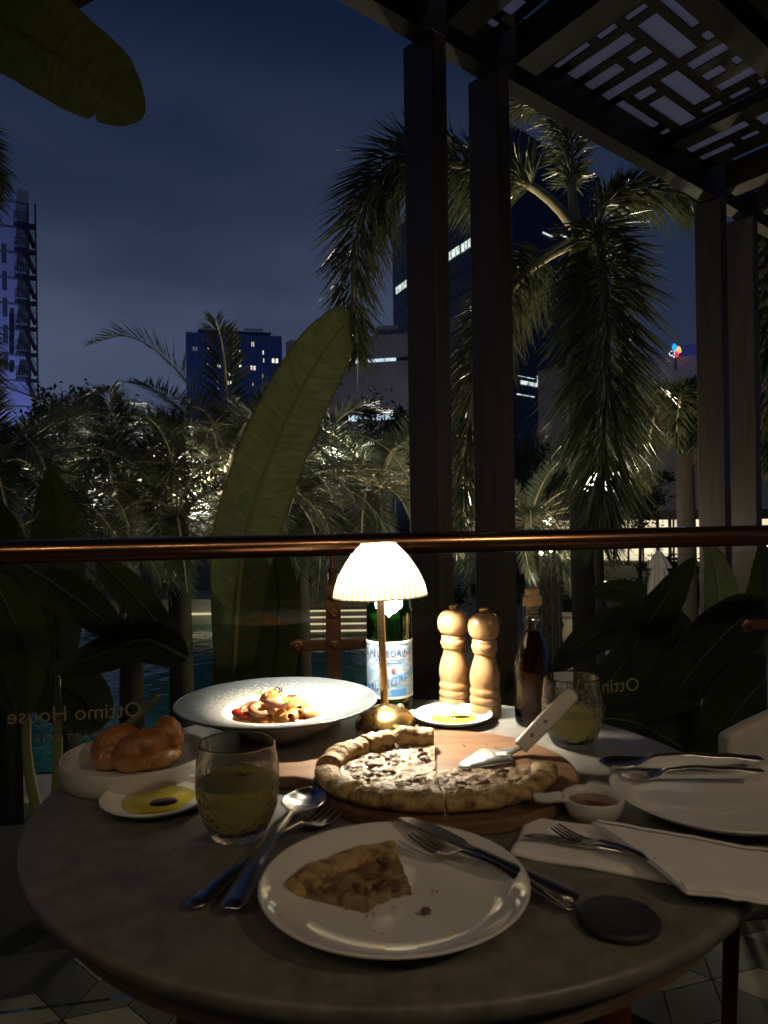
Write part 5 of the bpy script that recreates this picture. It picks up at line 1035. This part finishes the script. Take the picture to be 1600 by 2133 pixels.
WHITEB = pbr('pale_violet_render', (.50, .50, .58), .8, col2=(.42, .42, .50), scale=.5, detail=6)
DKM = pbr('dark_metal', (.03, .03, .035), .5, .3); DKGL = pbr('dark_window_glass', (.02, .022, .03), .08, spec=.8)
FRM = pbr('grey_frame', (.18, .18, .2), .5)
# left block with fire escape
B = (at(64, 700, 80).x, 80); A = (B[0] - 22, 80 - 12.2)
lbk = thing('stair_block', 'pale block washed in violet light with an iron fire escape at the left edge', 'building', (B[0], B[1], ZG)); F = Facade(lbk, A, B)
Lw = (F.B - F.A).length
F.box(0, Lw, ZG, 36.5, -14, 0, 'wall', WHITEB)
for v0, v1, u0 in ((565, 606, 4), (621, 661, 5), (677, 716, 6), (508, 549, 3), (733, 772, 7)): F.window(u0, v0, u0 + 11, v1, DKGL, FRM, 2)
for k in range(12): F.box(0, Lw, 34.6 - k * 2.72, 34.78 - k * 2.72, .002, .07, 'floor_band', FRM)
for k, v in enumerate((655, 676, 698, 722, 760)): F.px(19, v, 28, v + 16, .02, .55, 'air_conditioner', DKM)
for k in range(7):
    v = 475 + 52.6 * k; ul = 27 + k * .8
    F.px(ul, v, ul + 30, v + 4, .6, 2.2, 'landing', DKM); F.px(ul + 32, v + 5, ul + 46, v + 9, .6, 2.2, 'half_landing', DKM)
    a0, z0 = F.st(ul, v); a1, _ = F.st(ul + 30, v)
    for q in range(6): x = a0 + (a1 - a0) * q / 5; F.box(x - .03, x + .03, z0, z0 + 1.05, 2.12, 2.18, 'baluster', DKM)
    F.box(a0, a1, z0 + 1.0, z0 + 1.07, 2.1, 2.2, 'top_rail', DKM)
    s0 = F.st(ul + 22, v + 5); s1 = F.st(ul + 42, v + 48)
    for q in range(10):
        t = (q + .5) / 10; x = s0[0] + (s1[0] - s0[0]) * t; z = s0[1] + (s1[1] - s0[1]) * t; F.box(x - .16, x + .16, z - .03, z + .03, .9, 1.9, 'stair_tread', DKM)
    for oo in (.86, 1.94):
        m = MB(); p0 = F.A + F.d * s0[0] + F.n * oo + Vector((0, 0, s0[1])); p1 = F.A + F.d * s1[0] + F.n * oo + Vector((0, 0, s1[1])); m.bar(p0, p1, .06, .26); m.bar(p0 + UP, p1 + UP, .06, .06); m.build('stair_stringer', DKM, lbk, off=lbk.location)
for u in (57, 72): F.px(u, 440, u + 2.2, 830, 2.0, 2.2, 'fire_escape_post', DKM)
lamp('violet_facade_light', 'SPOT', (-33, 60, ZG + .5), 16000, (.26, .34, 1), .5, (-39, 79, 18), 80, .6)
# blue block
WL = emit('lit_window', (1, .93, .78), 1.15, var=.35, scale=2); WLB = emit('lit_office_window', (.62, .85, 1), .85, var=.45, scale=1.2); WLD = emit('dim_office_window', (.5, .65, .75), .16, var=.5, scale=1)
BLUE = pbr('blue_curtain_wall', (.075, .12, .26), .35, col2=(.055, .09, .20), scale=.25)
BLUE2 = pbr('blue_fin', (.09, .17, .42), .4); BLUE3 = pbr('blue_spandrel', (.04, .08, .24), .4)
A = (at(388, 760, 150).x, 150); B = (at(588, 760, 155).x, 155)
bb = thing('office_block', 'blue office block with scattered lit windows behind the palms', 'building', (*A, ZG)); F = Facade(bb, A, B); Lw = (F.B - F.A).length
zt = F.st(400, 692)[1]; F.box(0, Lw, ZG, zt, -16, 0, 'wall', BLUE)
F.px(412, 683, 566, 694, -12, -1, 'roof_storey', BLUE3)
for k in range(26): x = Lw * (k + .5) / 26; F.box(x - .07, x + .07, ZG, zt + .3, .0, .22, 'facade_fin', BLUE2)
for k in range(9): F.box(0, Lw, zt - 3.0 - k * 3.6, zt - 2.2 - k * 3.6, .0, .14, 'spandrel_band', BLUE3)
for (x0, x1, y0, y1) in ((65,103,195,232),(160,180,205,235),(457,480,165,205),(375,388,215,250),(530,545,222,258),(535,547,275,310),(592,640,275,315),(450,490,323,362),(228,258,312,348),(375,395,318,355),(163,173,310,330),(305,322,370,400),(530,540,378,413),(298,330,425,458),(228,242,415,455),(465,475,428,468),(230,243,475,492),(385,395,265,300)):
    w_ = F.px(380 + x0 * .3125, 660 + y0 * .3125, 380 + x1 * .3125, 660 + y1 * .3125, .23, .33, 'window', FRM); a0, z1 = F.st(380 + x0 * .3125, 660 + y0 * .3125); a1, z0 = F.st(380 + x1 * .3125, 660 + y1 * .3125)
    F.box(a0 + .12, a1 - .12, z0 + .15, z1 - .15, .335, .37, 'pane', WL if (x0, y0) != (65, 195) else WLD, w_)
    if x1 - x0 > 20: F.box((a0 + a1) / 2 - .12, (a0 + a1) / 2 + .12, z0 + .15, z1 - .15, .375, .40, 'mullion', FRM, w_)
for k in range(13):
    for q in range(9):
        x = Lw * (k * 2 + 1) / 26; F.box(x + .2, x + Lw / 26 - .2, zt - 2.0 - q * 3.6, zt - .5 - q * 3.6, .002, .05, 'unlit_window', DKGL)
for k in range(7): F.px(512 + k * 6, 678, 512.8 + k * 6, 684, -3, -2.8, 'roof_rail_post', DKM)
F.px(510, 678, 550, 679, -3, -2.8, 'roof_rail', DKM); F.px(510, 681, 550, 681.8, -3, -2.8, 'roof_rail', DKM)
lamp('blue_block_light', 'SPOT', (at(480, 760, 120).x, 118, ZG + 1), 9000, (.45, .58, 1), 1, (at(480, 760, 150).x, 150, 24), 75, .7)
# concrete block with ribbon windows
CONC = pbr('stained_concrete', (.40, .36, .36), .85, col2=(.30, .27, .27), scale=.35, detail=7)
z7 = lambda x, y: (380 + x * .3125, 660 + y * .3125)
A = (at(598, 760, 92).x, 92); B = (at(900, 760, 88).x, 88)
cb_ = thing('concrete_block', 'pale concrete office block with lit ribbon windows beside the tall tower', 'building', (*A, ZG)); F = Facade(cb_, A, B)
bands = [(165, 250), (338, 460), (512, 630), (715, 900)]
for y0, y1 in bands: F.px(*z7(690 if y0 > 300 else 690, y0), *z7(1700, y1), -10, 0, 'wall_band', CONC)
for y0, y1 in ((250, 338), (460, 512), (630, 715)): F.px(*z7(700, y0), *z7(1690, y1), -9.5, -.6, 'recessed_storey', DKM)
for row, (y0, y1) in enumerate(((252, 336), (462, 511), (632, 713))):
    for k in range(24):
        x0 = 700 + k * 40; 
        if row == 0: mt = WLB if 1080 < x0 < 1420 else DKGL
        elif row == 1: mt = WLB if 1080 < x0 < 1135 else WLD if 1220 < x0 < 1430 else DKGL
        else: mt = WLB if x0 > 1060 else DKGL
        F.px(*z7(x0 + 1.5, y0 + 1), *z7(x0 + 38.5, y1 - 1), -.59, -.5, 'window_pane', mt)
for x0 in (1440, 1448): pass
F.px(*z7(1442, 250), *z7(1448, 338), -.5, -.2, 'wall_pier', CONC); F.px(*z7(1440, 460), *z7(1448, 512), -.5, -.2, 'wall_pier', CONC)
F.px(*z7(1280, 50), *z7(1430, 166), -6, -1, 'roof_box', CONC); F.px(*z7(1350, 125), *z7(1420, 160), -.99, -.95, 'roof_opening', DKM)
F.px(*z7(690, 140), *z7(900, 166), -8, -1, 'roof_box', CONC); F.px(*z7(744, 80), *z7(754, 141), -5, -4.5, 'roof_mast', DKM)
p = plane_pt(*z7(808, 137), F.A, F.B); m = MB(); m.ell(p, (.35, .35, .35), 10, 8); m.build('roof_lamp', emit('roof_lamp', (.8, .9, 1), 6), cb_, off=cb_.location)
lamp('concrete_block_light', 'POINT', (at(780, 1000, 70).x, 70, 6), 1500, (.85, .8, 1), .5)
# dark glass tower
TGLS = pbr('navy_tower_glass', (.012, .028, .085), .2, col2=(.009, .02, .065), scale=.06, spec=.5); TGL2 = pbr('navy_spandrel', (.02, .04, .12), .35)
cn = (at(1072, 700, 120).x, 120); lf_ = (at(820, 700, 165).x, 165); rg_ = (at(1256, 700, 140).x, 140)
tw = thing('glass_tower', 'tall dark navy glass tower with a few lit storeys behind the foxtail palm', 'building', (*cn, ZG))
ztop = at(1072, 222, 120).z
m = MB(); far = (lf_[0] + rg_[0] - cn[0], lf_[1] + rg_[1] - cn[1]); m.prism([cn, rg_, far, lf_], ZG, ztop - 3); m.build('shaft', TGLS, tw, off=tw.location)
def lerp2(a, b, t): return (a[0] + (b[0] - a[0]) * t, a[1] + (b[1] - a[1]) * t)
ce = lerp2(cn, far, .5); m = MB(); m.prism([lerp2(q, ce, .14) for q in (cn, rg_, far, lf_)], ZG + 40, ztop); m.build('crown_storeys', TGL2, tw, off=tw.location)
F1 = Facade(tw, lf_, cn); F2 = Facade(tw, cn, rg_)
for FF in (F1, F2):
    Lw = (FF.B - FF.A).length
    for k in range(16): FF.box(0, Lw, ZG + 3 + k * 4, ZG + 3.7 + k * 4, .0, .08, 'spandrel_band', TGL2)
WLT = emit('lit_tower_office', (.85, 1, .92), .8, var=.7, scale=.9)
for FF, q in ((F1, (934, 535, 958, 520)), (F1, (962, 516, 990, 501)), (F1, (826, 607, 836, 598)), (F1, (838, 599, 848, 588))):
    a0, _ = FF.st(q[0], q[1]); a1, _ = FF.st(q[2], q[3]); z = (FF.st(q[0], q[1])[1] + FF.st(q[2], q[3])[1]) / 2; w_ = FF.box(a0, a1, z - .75, z + .75, .09, .14, 'lit_window_row', WLT)
    n_ = max(3, int((a1 - a0) / 1.2))
    for k in range(1, n_): x = a0 + (a1 - a0) * k / n_; FF.box(x - .07, x + .07, z - .75, z + .75, .142, .17, 'mullion', TGL2, w_)
for q in ((1130, 486, 1150, 492), (1165, 490, 1185, 496), (1078, 782, 1112, 790), (1118, 783, 1124, 800), (1076, 820, 1112, 828), (1084, 800, 1140, 803), (1110, 612, 1118, 618), (1078, 232, 1090, 246)):
    w_ = F2.px(*q, .09, .14, 'lit_window_row', WLT); a0, z1 = F2.st(q[0], q[1]); a1, z0 = F2.st(q[2], q[3])
    for k in range(1, 4): x = a0 + (a1 - a0) * k / 4; F2.box(x - .07, x + .07, z0, z1, .142, .17, 'mullion', TGL2, w_)
# cream building with the sign at the right
CREAM = pbr('cream_render', (.36, .32, .28), .85, col2=(.30, .265, .23), scale=.4, detail=6)
A = (at(1120, 760, 47).x, 47); B = (at(1640, 740, 41).x, 41)
rb = thing('cream_building', 'low cream building with a lit ground floor and a coloured sign on its roof', 'building', (*A, ZG)); F = Facade(rb, A, B); Lw = (F.B - F.A).length
zt = F.st(1400, 745)[1]
zg1 = F.st(1400, 1062)[1]
F.box(0, Lw, zg1, zt, -10, 0, 'upper_wall', CREAM); F.box(0, Lw, zg1 - .55, zg1 - .01, -.3, 1.2, 'canopy', DKM)
INT = emit('lit_interior', (1, .82, .54), 1.1, var=.4, scale=1.1)
F.box(0, Lw, ZG, zg1 - .56, -6, -1.2, 'interior_wall', pbr('warm_interior', (.55, .42, .28), .8, col2=(.4, .28, .17), scale=1))
for k in range(16):
    x0 = Lw * k / 16; F.box(x0 + .06, x0 + Lw / 16 - .06, ZG + .3, zg1 - .6, -1.15, -1.1, 'shop_window', INT); F.box(x0 - .05, x0 + .05, ZG, zg1 - .56, -1.0, -.85, 'window_post', DKM)
for u in (1362, 1388, 1420): F.px(u, 1075, u + 9, 1180, -1.09, -1.02, 'interior_cabinet', pbr('cabinet', (.3, .17, .08), .6))
F.px(1405, 712, 1640, 742, -1.5, -1.2, 'parapet_screen', pbr('blue_lit_screen', (.12, .17, .55), .5))
sgn = thing('roof_sign', 'illuminated sign with blue, orange and red petals on the cream building roof', 'sign', plane_pt(1405, 748, F.A, F.B))
def petal(u, v, ru, rv, rot, mat, nm='petal'):
    c_ = plane_pt(u, v, F.A, F.B); k = c_.y / FPX; m = MB(); n = 28; pts = []
    for i in range(n):
        q = 2 * PI * i / n; x = ru * math.cos(q) * (1 - .25 * math.sin(q)); y = rv * math.sin(q); pts.append((x * math.cos(rot) - y * math.sin(rot), x * math.sin(rot) + y * math.cos(rot)))
    fr = [c_ + F.d * x * k + UP * y * k + F.n * .5 for x, y in pts]; bk_ = [q - F.n * .25 for q in fr]; m.add(fr + bk_, [tuple(range(n)), tuple(reversed(range(n, 2 * n)))] + [(i, n + i, n + (i + 1) % n, (i + 1) % n) for i in range(n)]); m.build(nm, mat, sgn, off=sgn.location)
petal(1406.5, 726, 5, 7.2, .1, emit('sign_blue', (.02, .36, 1), 1.3)); petal(1415, 731, 4.7, 6.6, 0, emit('sign_orange', (1, .45, .08), 1.4)); petal(1410, 740, 4.4, 7, -.15, emit('sign_red', (1, .03, .13), 1.2))
tx = text('CJ', 1); c_ = plane_pt(1401.5, 745.5, F.A, F.B); k = c_.y / FPX; xs = [p.x for p in tx.v]; x0, x1 = min(xs), max(xs)
tx.v = [c_ + F.d * ((p.x - (x0 + x1) / 2) / (x1 - x0) * 11 * k) + UP * (p.y * 15.5 * k) + F.n * .62 for p in tx.v]; tx.build('lettering', emit('sign_white', (.85, .95, 1), 1.6), sgn, off=sgn.location)
m = MB(); p = plane_pt(1408, 752, F.A, F.B); m.obox(p + F.n * .2, F.d * .06, F.n * .05, UP * .5); m.build('sign_post', DKM, sgn, off=sgn.location)
lamp('cream_wall_light', 'POINT', (at(1330, 1000, 36).x, 36, 1.5), 150, (1, .8, .55), .2)
lamp('screen_light', 'POINT', (at(1440, 735, 38).x, 38.5, at(1440, 712, 38).z + 1), 120, (.3, .4, 1), .2)
bpy.context.view_layer.update()
